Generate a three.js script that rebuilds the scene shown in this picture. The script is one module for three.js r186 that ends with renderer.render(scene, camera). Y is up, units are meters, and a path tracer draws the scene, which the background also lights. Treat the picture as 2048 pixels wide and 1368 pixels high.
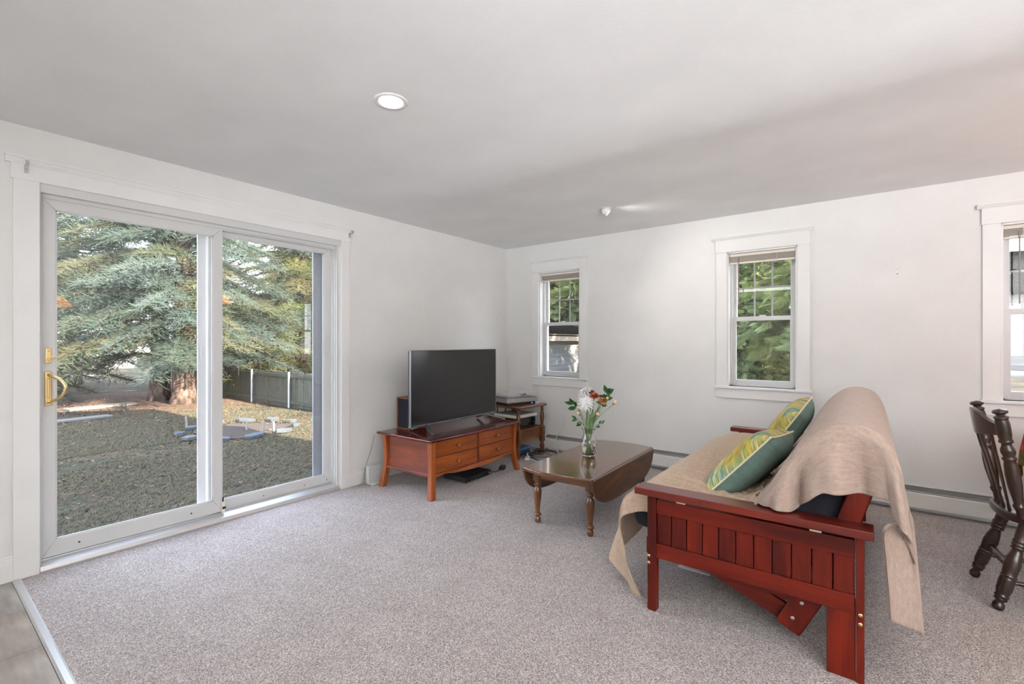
import * as THREE from 'three';
import { mergeGeometries, mergeVertices, toCreasedNormals } from 'three/addons/utils/BufferGeometryUtils.js';
import { RoundedBoxGeometry } from 'three/addons/geometries/RoundedBoxGeometry.js';
import { RectAreaLightUniformsLib } from 'three/addons/lights/RectAreaLightUniformsLib.js';

// ------------------------------------------------------------------ camera, sky, sun, exposure
RectAreaLightUniformsLib.init();
const scene = new THREE.Scene();
const camera = new THREE.PerspectiveCamera(72.26, 2048 / 1368, 0.05, 200);
camera.position.set(3.6325, 1.2716, 4.6722);
camera.rotation.set(0, THREE.MathUtils.degToRad(37.19), 0);
scene.add(camera);
const renderer = new THREE.WebGLRenderer();
renderer.toneMapping = THREE.LinearToneMapping;
renderer.toneMappingExposure = 1.14;
renderer.shadowMap.enabled = true;
{
  // clear late-winter sky: pale near the horizon, blue overhead
  const W = 64, H = 64, d = new Float32Array(W * H * 4);
  const hor = [6.0, 6.2, 6.5], zen = [3.7, 4.7, 6.6];
  for (let j = 0; j < H; j++) {
    const e = Math.max(0, ((j + 0.5) / H - 0.5) * 2), t = Math.pow(e, 0.6);
    for (let i = 0; i < W; i++) for (let c = 0; c < 4; c++) d[(j * W + i) * 4 + c] = c === 3 ? 1 : hor[c] + (zen[c] - hor[c]) * t;
  }
  const sky = new THREE.DataTexture(d, W, H, THREE.RGBAFormat, THREE.FloatType);
  sky.mapping = THREE.EquirectangularReflectionMapping;
  sky.magFilter = THREE.LinearFilter;
  sky.needsUpdate = true;
  scene.background = sky;
  scene.environment = sky;
}
const sun = new THREE.DirectionalLight(0xfff1dc, 29.0);
sun.position.set(-4 + 0.876 * 40, 0.47 * 40, -2 - 0.09 * 40);
sun.target.position.set(-4, 0, -2);
sun.castShadow = true;
sun.shadow.mapSize.set(2048, 2048);
Object.assign(sun.shadow.camera, { left: -25, right: 25, top: 25, bottom: -25, near: 1, far: 90 });
scene.add(sun, sun.target);

// ------------------------------------------------------------------ helpers
let seed = 7;
const rnd = () => { seed = (seed * 1664525 + 1013904223) >>> 0; return seed / 4294967296; };
const rr = (a, b) => a + (b - a) * rnd();
const clamp = (x, a = 0, b = 1) => Math.min(b, Math.max(a, x));
const mix = (a, b, t) => a + (b - a) * t;
const smooth = (a, b, x) => { const t = clamp((x - a) / (b - a)); return t * t * (3 - 2 * t); };
const V = (x, y, z) => new THREE.Vector3(x, y, z);
const hash = (x, y, s) => { let n = (x * 374761393 + y * 668265263 + s * 2147483647) | 0; n = Math.imul(n ^ (n >>> 13), 1274126177); return ((n ^ (n >>> 16)) >>> 0) / 4294967296; };
// value noise; px, py are the periods in cells, so a texture tiles
function vnoise(x, y, px, py, s) {
  const xi = Math.floor(x), yi = Math.floor(y), fx = x - xi, fy = y - yi;
  const ux = fx * fx * (3 - 2 * fx), uy = fy * fy * (3 - 2 * fy), m = (a, b) => ((a % b) + b) % b;
  const h = (i, j) => hash(m(xi + i, px), m(yi + j, py), s);
  return mix(mix(h(0, 0), h(1, 0), ux), mix(h(0, 1), h(1, 1), ux), uy);
}
function fbm(u, v, fx, fy, s, oct = 4) {
  let a = 0, k = 0.5, t = 0;
  for (let o = 0; o < oct; o++) { a += k * vnoise(u * fx, v * fy, fx, fy, s + o * 17); t += k; k *= 0.5; fx *= 2; fy *= 2; }
  return a / t;
}
const noise3 = (x, y, z, s = 0) => mix(vnoise(x + z * 0.71, y - z * 0.53, 1e6, 1e6, s + 3), vnoise(y + 11.3 + z * 0.37, z + 5.1 - x * 0.29, 1e6, 1e6, s + 9), 0.5);
const lin = (c) => (c <= 0.04045 ? c / 12.92 : Math.pow((c + 0.055) / 1.055, 2.4));
// fn(u, v) gives sRGB 0..1; also usable for grey data maps
function tex(w, h, fn, data = false) {
  const d = new Uint8Array(w * h * 4);
  for (let j = 0; j < h; j++) for (let i = 0; i < w; i++) {
    const c = fn((i + 0.5) / w, (j + 0.5) / h), k = (j * w + i) * 4;
    if (typeof c === 'number') d[k] = d[k + 1] = d[k + 2] = clamp(c) * 255;
    else { d[k] = clamp(c[0]) * 255; d[k + 1] = clamp(c[1]) * 255; d[k + 2] = clamp(c[2]) * 255; }
    d[k + 3] = 255;
  }
  const t = new THREE.DataTexture(d, w, h);
  t.wrapS = t.wrapT = THREE.RepeatWrapping;
  t.magFilter = THREE.LinearFilter; t.minFilter = THREE.LinearMipmapLinearFilter; t.generateMipmaps = true;
  if (!data) t.colorSpace = THREE.SRGBColorSpace;
  t.needsUpdate = true;
  return t;
}
const rep = (t, x, y) => { const c = t.clone(); c.repeat.set(x, y); c.needsUpdate = true; return c; };
const mx3 = (a, b, t) => [mix(a[0], b[0], t), mix(a[1], b[1], t), mix(a[2], b[2], t)];
const std = (color, roughness = 0.6, o = {}) => new THREE.MeshStandardMaterial({ color, roughness, ...o });
const phys = (color, roughness = 0.6, o = {}) => new THREE.MeshPhysicalMaterial({ color, roughness, ...o });

// geometry helpers
const flat = (g) => {
  const n = g.index ? g.toNonIndexed() : g;
  if (!n.attributes.normal) n.computeVertexNormals();
  for (const k of Object.keys(n.attributes)) if (!['position', 'normal', 'uv'].includes(k)) n.deleteAttribute(k);
  if (!n.attributes.uv) n.setAttribute('uv', new THREE.BufferAttribute(new Float32Array(n.attributes.position.count * 2), 2));
  return n;
};
const join = (...gs) => { const a = gs.flat(Infinity).map(flat); return a.length === 1 ? a[0] : mergeGeometries(a); };
// uv in metres, u along the grain axis (0 x, 1 y, 2 z)
function uvm(g, axis = 0, ou = 0, ov = 0) {
  g = flat(g);
  const p = g.attributes.position, n = g.attributes.normal, uv = g.attributes.uv;
  for (let i = 0; i < p.count; i++) {
    const P = [p.getX(i), p.getY(i), p.getZ(i)], N = [Math.abs(n.getX(i)), Math.abs(n.getY(i)), Math.abs(n.getZ(i))];
    const k = N[0] >= N[1] && N[0] >= N[2] ? 0 : N[1] >= N[2] ? 1 : 2;
    let a = axis, b = [0, 1, 2].find((q) => q !== axis && q !== k);
    if (k === axis) { a = (axis + 1) % 3; b = (axis + 2) % 3; }
    uv.setXY(i, P[a] + ou, P[b] + ov + P[k] * 0.13);
  }
  return g;
}
const box = (x0, y0, z0, x1, y1, z1) => new THREE.BoxGeometry(Math.abs(x1 - x0), Math.abs(y1 - y0), Math.abs(z1 - z0)).translate((x0 + x1) / 2, (y0 + y1) / 2, (z0 + z1) / 2);
const rbox = (x0, y0, z0, x1, y1, z1, r = 0.004, s = 2) => new RoundedBoxGeometry(Math.abs(x1 - x0), Math.abs(y1 - y0), Math.abs(z1 - z0), s, Math.min(r, Math.abs(x1 - x0) / 2.01, Math.abs(y1 - y0) / 2.01, Math.abs(z1 - z0) / 2.01)).translate((x0 + x1) / 2, (y0 + y1) / 2, (z0 + z1) / 2);
const cyl = (r0, r1, h, x, y, z, s = 20) => new THREE.CylinderGeometry(r1, r0, h, s).translate(x, y + h / 2, z);
const lathe = (pts, s = 20) => new THREE.LatheGeometry(pts.map(([r, y]) => new THREE.Vector2(Math.max(r, 0.0001), y)), s);
function tube(pts, r, seg = 0, rs = 8, closed = false) {
  const c = new THREE.CatmullRomCurve3(pts.map((p) => (Array.isArray(p) ? V(...p) : p)), closed, 'centripetal');
  return new THREE.TubeGeometry(c, seg || Math.max(4, pts.length * 6), r, rs, closed);
}
// straight bar from a to b with a rectangular section
function bar(a, b, w, t, r = 0) {
  const A = V(...a), B = V(...b), L = A.distanceTo(B);
  const g = r ? new RoundedBoxGeometry(w, L, t, 2, r) : new THREE.BoxGeometry(w, L, t);
  g.applyQuaternion(new THREE.Quaternion().setFromUnitVectors(V(0, 1, 0), B.clone().sub(A).normalize()));
  return g.translate((A.x + B.x) / 2, (A.y + B.y) / 2, (A.z + B.z) / 2);
}
function extrude(pts, depth, o = {}) {
  const s = new THREE.Shape(pts.map(([x, y]) => new THREE.Vector2(x, y)));
  return new THREE.ExtrudeGeometry(s, { depth, bevelEnabled: false, curveSegments: 12, ...o });
}
// grid surface from fn(i, j) -> [x, y, z]
function grid(nu, nv, fn, uvFn) {
  const p = [], u = [], ix = [];
  for (let j = 0; j <= nv; j++) for (let i = 0; i <= nu; i++) {
    const q = fn(i / nu, j / nv); p.push(...q);
    const w = uvFn ? uvFn(i / nu, j / nv, q) : [i / nu, j / nv]; u.push(...w);
  }
  for (let j = 0; j < nv; j++) for (let i = 0; i < nu; i++) { const a = j * (nu + 1) + i, b = a + 1, c = a + nu + 1, e = c + 1; ix.push(a, b, e, a, e, c); }
  const g = new THREE.BufferGeometry();
  g.setAttribute('position', new THREE.Float32BufferAttribute(p, 3));
  g.setAttribute('uv', new THREE.Float32BufferAttribute(u, 2));
  g.setIndex(ix); g.computeVertexNormals();
  return g;
}
// scene building
const taken = new Map();
function numbered(name) { const n = taken.get(name) || 0; taken.set(name, n + 1); return n ? name + '_' + String(n).padStart(3, '0') : name; }
function part(name, geo, mat, parent, label) {
  const m = new THREE.Mesh(Array.isArray(geo) ? join(geo) : geo, mat);
  m.name = name; m.castShadow = m.receiveShadow = true;
  if (label) m.userData.label = label;
  parent.add(m);
  return m;
}
function tag(o, label, category, group) { o.userData.label = label; if (category) o.userData.category = category; if (group) o.userData.group = group; return o; }
function thing(name, label, category, group, x = 0, y = 0, z = 0, turn = 0) {
  const g = new THREE.Group(); g.name = numbered(name); g.position.set(x, y, z); g.rotation.y = turn;
  scene.add(g); return tag(g, label, category, group);
}
function single(name, geo, mat, label, category, group) { const m = part(numbered(name), geo, mat, scene); return tag(m, label, category, group); }
function struct(name, geo, mat, label, category) {
  const m = geo ? part(numbered(name), geo, mat, scene) : new THREE.Group();
  if (!geo) { m.name = numbered(name); scene.add(m); }
  m.userData.kind = 'structure';
  return tag(m, label, category);
}

// ------------------------------------------------------------------ textures
const woodTex = (dark, light, s, fx = 3, fy = 26) => tex(512, 512, (u, v) => {
  const wob = fbm(u, v, 2, 3, s + 50, 3) * 0.12;
  const g = fbm(u, (v + wob) % 1, fx, fy, s, 4), f = fbm(u, v, 6, 128, s + 9, 2), big = fbm(u, v, 2, 4, s + 31, 3);
  const pore = vnoise(u * 24, v * 256, 24, 256, s + 77) > 0.86 ? 0.16 : 0;
  return mx3(dark, light, clamp((g - 0.3) * 1.5 * 0.55 + f * 0.25 + (big - 0.3) * 0.5 - pore));
});
const T = {};
T.cherry = woodTex([0.36, 0.135, 0.06], [0.66, 0.325, 0.155], 1);
T.honey = woodTex([0.43, 0.185, 0.055], [0.77, 0.42, 0.15], 2);
T.oak = woodTex([0.215, 0.125, 0.06], [0.51, 0.335, 0.18], 3, 3, 34);
T.mahog = woodTex([0.24, 0.042, 0.02], [0.55, 0.155, 0.055], 4, 2, 18);
T.walnut = woodTex([0.13, 0.075, 0.05], [0.26, 0.155, 0.10], 5);
T.grey = woodTex([0.36, 0.36, 0.33], [0.62, 0.60, 0.55], 6, 2, 40);
T.bark = tex(256, 256, (u, v) => { const g = fbm(u, v, 14, 4, 11, 4), h = fbm(u, v, 30, 12, 12, 3); return mx3([0.17, 0.13, 0.11], [0.56, 0.48, 0.42], clamp((g - 0.3) * 1.6 * 0.7 + (h - 0.4) * 0.8)); });
T.carpet = tex(1024, 1024, (u, v) => {
  const a = vnoise(u * 256, v * 256, 256, 256, 21), b = vnoise(u * 330, v * 330, 330, 330, 22), c = fbm(u, v, 5, 5, 23, 4), d = hash(Math.floor(u * 420), Math.floor(v * 420), 24);
  const t = clamp(0.5 + (a - 0.5) * 0.75 + (b - 0.5) * 0.5 + (d - 0.5) * 0.25 + (c - 0.5) * 0.1), warm = vnoise(u * 190, v * 190, 190, 190, 26);
  return mx3(mx3([0.46, 0.445, 0.445], [0.48, 0.42, 0.39], warm), [0.945, 0.915, 0.905], t);
});
T.carpetH = tex(1024, 1024, (u, v) => vnoise(u * 256, v * 256, 256, 256, 21) * 0.6 + vnoise(u * 330, v * 330, 330, 330, 22) * 0.4, true);
T.fleece = tex(512, 512, (u, v) => clamp(0.93 + (vnoise(u * 190, v * 190, 190, 190, 31) - 0.5) * 0.12 + (fbm(u, v, 22, 22, 32, 4) - 0.5) * 0.14));
T.fleeceH = tex(512, 512, (u, v) => vnoise(u * 190, v * 190, 190, 190, 31) * 0.6 + fbm(u, v, 50, 50, 33, 3) * 0.4, true);
T.plaster = tex(512, 512, (u, v) => fbm(u, v, 60, 60, 41, 3), true);
T.grime = tex(512, 512, (u, v) => 0.965 + (fbm(u, v, 4, 4, 45, 4) - 0.5) * 0.04);
T.vinyl = tex(512, 512, (u, v) => { const g = fbm(u, v, 3, 9, 51, 5), h = fbm(u, v, 5, 40, 52, 3), k = fbm(u, v, 2, 3, 53, 3); return mx3([0.50, 0.465, 0.43], [0.79, 0.77, 0.74], clamp((g - 0.25) * 1.3 * 0.6 + (h - 0.4) * 0.3 + (k - 0.3) * 0.6)); });
T.lawn = tex(1024, 1024, (u, v) => {
  const a = fbm(u, v, 6, 6, 61, 5), b = fbm(u, v, 40, 40, 62, 3), c = vnoise(u * 300, v * 300, 300, 300, 63), d = fbm(u, v, 9, 9, 64, 4);
  const straw = [0.62, 0.56, 0.42], green = [0.39, 0.42, 0.27], brown = [0.42, 0.31, 0.22];
  return mx3(mx3(straw, green, smooth(0.42, 0.62, a)), brown, smooth(0.5, 0.75, d) * 0.7).map((x) => x * (0.62 + 0.45 * b + 0.35 * (c - 0.5)));
});
T.lawnH = tex(512, 512, (u, v) => fbm(u, v, 40, 40, 62, 4), true);
T.roof = tex(256, 256, (u, v) => { const row = Math.floor(v * 16), k = hash(Math.floor(u * 12 + (row % 2) * 0.5) % 12, row, 71); return mx3([0.36, 0.37, 0.40], [0.56, 0.57, 0.60], k * 0.6 + vnoise(u * 128, v * 128, 128, 128, 72) * 0.4); });

const M = {
  wall: std(new THREE.Color().setRGB(0.87, 0.86, 0.84), 0.85, { bumpMap: rep(T.plaster, 3, 3), bumpScale: 0.0004, map: T.grime }),
  ceil: std(new THREE.Color().setRGB(0.95, 0.95, 0.945), 0.92, { bumpMap: rep(T.plaster, 3, 3), bumpScale: 0.0003, map: T.grime }),
  trim: std(new THREE.Color().setRGB(0.90, 0.895, 0.88), 0.38, { map: T.grime }),
  vinylWhite: std(new THREE.Color().setRGB(0.72, 0.72, 0.715), 0.35, { map: T.grime }),
  vinylShaded: std(new THREE.Color().setRGB(0.30, 0.33, 0.37), 0.4),  // shaded copy of the screen frame colour
  alu: std(new THREE.Color().setRGB(0.62, 0.63, 0.64), 0.35, { metalness: 0.7 }),
  steel: std(new THREE.Color().setRGB(0.55, 0.55, 0.56), 0.3, { metalness: 1 }),
  chrome: std(new THREE.Color().setRGB(0.75, 0.75, 0.75), 0.12, { metalness: 1 }),
  brass: std(new THREE.Color().setRGB(0.83, 0.62, 0.30), 0.16, { metalness: 1 }),
  glass: phys(0xffffff, 0.0, { transmission: 1, thickness: 0, ior: 1.5, transparent: false }),
  black: std(new THREE.Color().setRGB(0.012, 0.012, 0.014), 0.5),
  blackGloss: std(new THREE.Color().setRGB(0.012, 0.012, 0.014), 0.15),
  blackCloth: std(new THREE.Color().setRGB(0.008, 0.009, 0.014), 0.95),
  holeShade: std(new THREE.Color().setRGB(0.03, 0.03, 0.03), 0.8),  // near-black that stands in for shade inside holes and slots
  carpet: std(0xffffff, 1.0, { map: rep(T.carpet, 1.25, 1.25), bumpMap: rep(T.carpetH, 1.25, 1.25), bumpScale: 0.006 }),
  cherry: phys(0xffffff, 0.34, { map: T.cherry, clearcoat: 0.25, clearcoatRoughness: 0.2 }),
  honey: phys(0xffffff, 0.36, { map: T.honey, clearcoat: 0.25, clearcoatRoughness: 0.2 }),
  oak: phys(0xffffff, 0.35, { map: T.oak, clearcoat: 0.15, clearcoatRoughness: 0.15 }),
  mahog: phys(0xffffff, 0.42, { map: T.mahog, specularIntensity: 0.55 }),
  walnut: phys(0xffffff, 0.28, { map: T.walnut, clearcoat: 0.4, clearcoatRoughness: 0.15 }),
  white: std(new THREE.Color().setRGB(0.78, 0.78, 0.77), 0.4),
  cream: std(new THREE.Color().setRGB(0.78, 0.74, 0.62), 0.45),
};

// ------------------------------------------------------------------ the room
const RX = 7.0, RZ = 8.4, CH = 2.44, WT = 0.16;
const DOOR = { z0: 2.354, z1: 4.188, y1: 2.102 };
const WINS = [[0.495, 1.052], [2.593, 3.155], [4.373, 4.935]];
const WY0 = 0.864, WY1 = 2.10;
// wall with rectangular holes: along = 'x' or 'z', a0..a1, holes [[a0,a1,y0,y1]], across c0..c1
function wallGeo(along, a0, a1, c0, c1, holes) {
  const B = (s0, s1, y0, y1) => (s1 - s0 < 1e-4 || y1 - y0 < 1e-4 ? [] : along === 'x' ? [box(s0, y0, c0, s1, y1, c1)] : [box(c0, y0, s0, c1, y1, s1)]);
  const out = [], hs = [...holes].sort((p, q) => p[0] - q[0]), top = CH + 0.2;
  let s = a0;
  for (const [h0, h1, y0, y1] of hs) { out.push(...B(s, h0, 0 - 0.2, top), ...B(h0, h1, -0.2, y0), ...B(h0, h1, y1, top)); s = h1; }
  out.push(...B(s, a1, -0.2, top));
  return uvm(join(out), along === 'x' ? 0 : 2);
}
struct('wall_left', wallGeo('z', -WT, RZ + WT, -WT, 0, [[DOOR.z0, DOOR.z1, -0.02, DOOR.y1]]), M.wall, 'off-white painted wall around the sliding glass door', 'wall');
struct('wall_back', wallGeo('x', 0, RX, -WT, 0, WINS.map(([a, b]) => [a, b, WY0, WY1])), M.wall, 'off-white painted wall with three small sash windows', 'wall');
struct('wall_right', wallGeo('z', -WT, RZ + WT, RX, RX + WT, []), M.wall, 'plain off-white wall far beyond the dining chair', 'wall');
const REARW = [[4.9, 6.1]];
struct('wall_rear', wallGeo('x', 0, RX, RZ, RZ + WT, REARW.map(([a, b]) => [a, b, 0.95, 2.1])), M.wall, 'off-white kitchen wall behind the viewer', 'wall');
{
  // ceiling board with a slight sag along the joint that runs away from the sliding door
  const sag = (z) => -0.027 * Math.exp(-Math.pow((z - 2.08) / (z > 2.08 ? 0.45 : 0.26), 2));
  const n = 240;
  const under = grid(n, 60, (u, v) => { const z = mix(-WT, RZ + WT, u); const x = mix(-WT, RX + WT, v); return [x, CH + sag(z) * smooth(0.0, 0.7, x), z]; });
  under.computeVertexNormals();
  // normals must face down
  const chk = under.attributes.normal.getY(5); if (chk > 0) { under.index.array.reverse(); under.computeVertexNormals(); }
  struct('ceiling', [uvm(under, 0), box(-WT, CH + 0.02, -WT, RX + WT, CH + 0.2, RZ + WT)], M.ceil, 'smooth white ceiling with a faint joint line', 'ceiling');
}
struct('floor', uvm(box(-0.02, -0.1, -0.02, RX, 0, 4.262), 0), M.carpet, 'grey-beige flecked loop carpet', 'floor');
{
  // vinyl tiles in the kitchen, each with its own edge
  const fl = struct('floor_kitchen', box(-0.02, -0.1, 4.262, RX, -0.006, RZ), std(new THREE.Color().setRGB(0.5, 0.48, 0.45), 0.8), 'stone-look vinyl tile floor beside the carpet', 'floor');
  const mats = [0, 1, 2, 3].map((k) => { const t = T.vinyl.clone(); t.offset.set(k * 0.27, k * 0.41); t.repeat.set(1.6, 1.6); t.needsUpdate = true; return std(new THREE.Color().setRGB(0.94 + 0.02 * k, 0.94, 0.95 - 0.02 * k), 0.42, { map: t }); });
  let k = 0;
  for (let i = 0; i < 5; i++) for (let j = 0; j < 16; j++) {
    const z0 = 4.296 + i * 0.405, x0 = j * 0.44;
    part('tile', uvm(rbox(x0 + 0.001, -0.008, z0 + 0.001, Math.min(RX, x0 + 0.439), -0.001, z0 + 0.404, 0.0012, 1), 0, k * 0.37, k * 0.21), mats[(k * 7 + i) % 4], fl); k++;
  }
  part('tile_field', uvm(box(0, -0.008, 4.296 + 5 * 0.405, RX, -0.001, RZ), 0), mats[0], fl);
}
struct('trim_1', extrude([[0, 0], [0.034, 0], [0.034, 0.003], [0.026, 0.0075], [0.008, 0.0075], [0, 0.002]], RX - 0.03).rotateY(Math.PI / 2).translate(0.012, -0.001, 4.296), M.alu, 'brushed metal strip between carpet and vinyl floor', 'trim');
// upper storey and roof of this house, out of view, placed to shade the lawn
struct('upper_storey', box(-WT, CH + 0.21, -WT, RX + WT, 5.4, RZ + WT), std(0xd8d6d0, 0.8), 'unseen upper storey above the room, shades the lawn', 'house');
struct('roof_1', extrude([[-0.6, 0], [RZ + 0.9, 0], [RZ / 2 + 0.1, 2.2]], RX + 0.9).rotateY(-Math.PI / 2).translate(RX + 0.5, 5.4, 0), std(0x55565a, 0.9), 'unseen roof above the room, shades the lawn', 'roof');

// baseboards on the door wall
function baseboard(z0, z1, nm) {
  const prof = [[0, 0], [0.014, 0], [0.014, 0.098], [0.010, 0.104], [0.010, 0.112], [0.006, 0.118], [0.006, 0.126], [0.002, 0.132], [0, 0.132]];
  const g = extrude(prof, z1 - z0).translate(0, 0, z0);
  return struct(nm, uvm(g, 2), M.trim, null, 'baseboard');
}
baseboard(0.0, 2.261, 'baseboard_left').userData.label = 'white moulded baseboard between sliding door and corner';
baseboard(4.292, RZ, 'baseboard_left').userData.label = 'white moulded baseboard beside the kitchen floor';

// ------------------------------------------------------------------ door casing
{
  const t = struct('trim_2', null, null, 'white painted casing around the sliding glass door', 'trim');
  const { z0, z1, y1 } = DOOR;
  part('side_casing', uvm(rbox(0, 0, z1 + 0.003, 0.019, y1 + 0.045, z1 + 0.104, 0.002), 1), M.trim, t);
  part('side_casing', uvm(join(rbox(0, 0, 2.261, 0.019, y1 + 0.045, z0 - 0.012, 0.002)), 1), M.trim, t);
  part('head_casing', uvm(rbox(0, y1 + 0.043, 2.252, 0.022, 2.228, 4.302, 0.002), 2), M.trim, t);
  const crown = [[0, 0], [0.024, 0], [0.026, 0.006], [0.032, 0.014], [0.036, 0.024], [0.042, 0.028], [0.042, 0.038], [0, 0.038]];
  part('crown', uvm(extrude(crown, 2.09).translate(0, 2.228, 2.232), 2), M.trim, t);
  // jamb liner, ridged like extruded vinyl
  const ridged = [];
  for (const [a, b, o] of [[-0.004, -0.020, 0], [-0.024, -0.040, 0.006], [-0.044, -0.158, 0.014]]) ridged.push(box(a, 0, z0 - 0.014, b, y1, z0 + 0.02 + o));
  ridged.push(box(-0.004, 0, z1 + 0.012, -0.158, y1, z1 - 0.006));
  part('jamb', uvm(join(ridged), 1), M.vinylWhite, t);
  const head = [];
  for (const [a, b, o] of [[0.006, -0.022, 0.0], [-0.026, -0.033, 0.022], [-0.037, -0.158, 0.030]]) head.push(box(a, y1 + 0.05, z0 - 0.01, b, y1 - 0.004 - o, z1 + 0.006));
  part('head_jamb', uvm(join(head), 2), M.vinylWhite, t);
}
// ------------------------------------------------------------------ sliding door
{
  const d = struct('door_1', null, null, 'white sliding glass patio door onto the back lawn', 'door');
  const frameOf = (nm, x0, x1, z0, z1, y0, y1, st, rt, rb, m = M.vinylWhite) => {
    // mitred frame: four separate members with hairline joints
    const g = [];
    const quad = (pts) => { const s = new THREE.Shape(pts.map(([a, b]) => new THREE.Vector2(a, b))); return new THREE.ExtrudeGeometry(s, { depth: Math.abs(x1 - x0) - 0.004, bevelEnabled: true, bevelThickness: 0.002, bevelSize: 0.0012, bevelOffset: -0.0016, bevelSegments: 1 }).rotateY(-Math.PI / 2).translate(x1 - 0.002, 0, 0); };
    g.push(quad([[z0, y0], [z1, y0], [z1 - st, y0 + rb], [z0 + st, y0 + rb]]));
    g.push(quad([[z0, y1], [z0 + st, y1 - rt], [z1 - st, y1 - rt], [z1, y1]]));
    g.push(quad([[z0, y0], [z0 + st, y0 + rb], [z0 + st, y1 - rt], [z0, y1]]));
    g.push(quad([[z1, y0], [z1, y1], [z1 - st, y1 - rt], [z1 - st, y0 + rb]]));
    const p = [];
    ['rail', 'rail', 'stile', 'stile'].forEach((n, k) => p.push(part(n, uvm(g[k], k < 2 ? 2 : 1), m, nm)));
    // glazing bead
    const bd = 0.006, xi = (x0 + x1) / 2;
    p.push(part('glazing_bead', join(box(xi + 0.004, y0 + rb - 0.001, z0 + st, xi + 0.012, y0 + rb + bd, z1 - st), box(xi + 0.004, y1 - rt - bd, z0 + st, xi + 0.012, y1 - rt + 0.001, z1 - st), box(xi + 0.004, y0 + rb, z0 + st - 0.001, xi + 0.012, y1 - rt, z0 + st + bd), box(xi + 0.004, y0 + rb, z1 - st - bd, xi + 0.012, y1 - rt, z1 - st + 0.001)), m, nm));
    p.push(part('pane', box(xi - 0.001, y0 + rb - 0.004, z0 + st - 0.004, xi + 0.001, y1 - rt + 0.004, z1 - st + 0.004), M.glass, nm));
    return p;
  };
  const slide = new THREE.Group(); slide.name = 'sliding_panel'; d.add(slide);
  frameOf(slide, -0.072, -0.036, 3.256, 4.181, 0.062, 2.083, 0.062, 0.066, 0.09);
  const fixed = new THREE.Group(); fixed.name = 'fixed_panel'; d.add(fixed);
  frameOf(fixed, -0.118, -0.082, 2.374, 3.335, 0.05, 2.09, 0.07, 0.056, 0.08);
  // insect screen frame outside: one stile coloured as lit, the other as shaded
  const scr = new THREE.Group(); scr.name = 'screen_panel'; d.add(scr);
  part('stile', uvm(join(rbox(-0.152, 0.05, 3.325, -0.138, 2.08, 3.378, 0.002), rbox(-0.146, 1.15, 3.34, -0.130, 1.24, 3.362, 0.003)), 1), M.vinylWhite, scr, 'screen stile with latch, lit look put into its white');
  part('stile', uvm(rbox(-0.152, 0.05, 2.40, -0.138, 2.08, 2.512, 0.002), 1), M.vinylShaded, scr, 'screen stile with shade put into its dark grey');
  part('rail', join(rbox(-0.152, 2.05, 2.40, -0.138, 2.085, 3.378, 0.002), rbox(-0.152, 0.03, 2.40, -0.138, 0.065, 3.378, 0.002)), M.vinylWhite, scr);
  // threshold and track
  part('threshold', uvm(extrude([[0.012, -0.005], [0.012, 0.008], [0.004, 0.03], [-0.034, 0.052], [-0.036, 0.056], [-0.078, 0.056], [-0.080, 0.040], [-0.17, 0.03], [-0.17, -0.05], [0, -0.05]], 1.834).translate(0, 0, 2.354), 2), M.alu, d);
  // screw holes in the bottom rails, their shade put into near-black discs
  for (const z of [4.02, 3.45]) part('screw', new THREE.CylinderGeometry(0.005, 0.005, 0.003, 10).rotateZ(Math.PI / 2).translate(-0.036, 0.104, z), M.holeShade, d);
  for (const z of [2.95, 2.62, 2.42]) part('screw', new THREE.CylinderGeometry(0.004, 0.004, 0.003, 10).rotateZ(Math.PI / 2).translate(-0.081, 0.085, z), M.holeShade, d);
  // brass thumb lock
  const lock = part('lock', rbox(-0.037, 1.151, 4.138, -0.026, 1.237, 4.163, 0.004), M.brass, d, 'polished brass lock plate');
  part('screw', join([1.165, 1.223].map((y) => new THREE.SphereGeometry(0.005, 10, 8).scale(0.5, 1, 1).translate(-0.026, y, 4.151))), M.brass, lock);
  part('thumb_lever', bar([-0.018, 1.170, 4.166], [-0.004, 1.203, 4.085], 0.004, 0.008, 0.0015), M.brass, lock);
  // brass pull handle
  const han = part('handle', [rbox(-0.037, 0.913, 4.136, -0.024, 1.107, 4.166, 0.005), rbox(-0.03, 0.955, 4.145, -0.021, 1.065, 4.157, 0.003)], M.brass, d, 'polished brass pull handle');
  part('grip', tube([[-0.024, 1.088, 4.150], [-0.008, 1.080, 4.140], [0.018, 1.058, 4.108], [0.028, 1.01, 4.090], [0.018, 0.962, 4.108], [-0.008, 0.938, 4.140], [-0.024, 0.930, 4.150]], 0.0075, 40, 10), M.brass, han);
  part('screw', join([0.922, 1.072].map((y) => new THREE.SphereGeometry(0.006, 10, 8).scale(0.5, 1, 1).translate(-0.023, y, 4.151))), M.brass, han);
}
{
  // foot lock pin on the sliding panel's corner
  const k = thing('door_stop', 'small cream and black foot lock at base of sliding door', 'lock');
  part('body', rbox(-0.035, 0.06, 3.246, -0.018, 0.135, 3.268, 0.003), M.cream, k);
  part('collar', rbox(-0.033, 0.083, 3.242, -0.016, 0.100, 3.265, 0.002), M.black, k);
  part('bolt', cyl(0.005, 0.005, 0.035, -0.027, 0.132, 3.257, 10), M.black, k);
}
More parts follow.
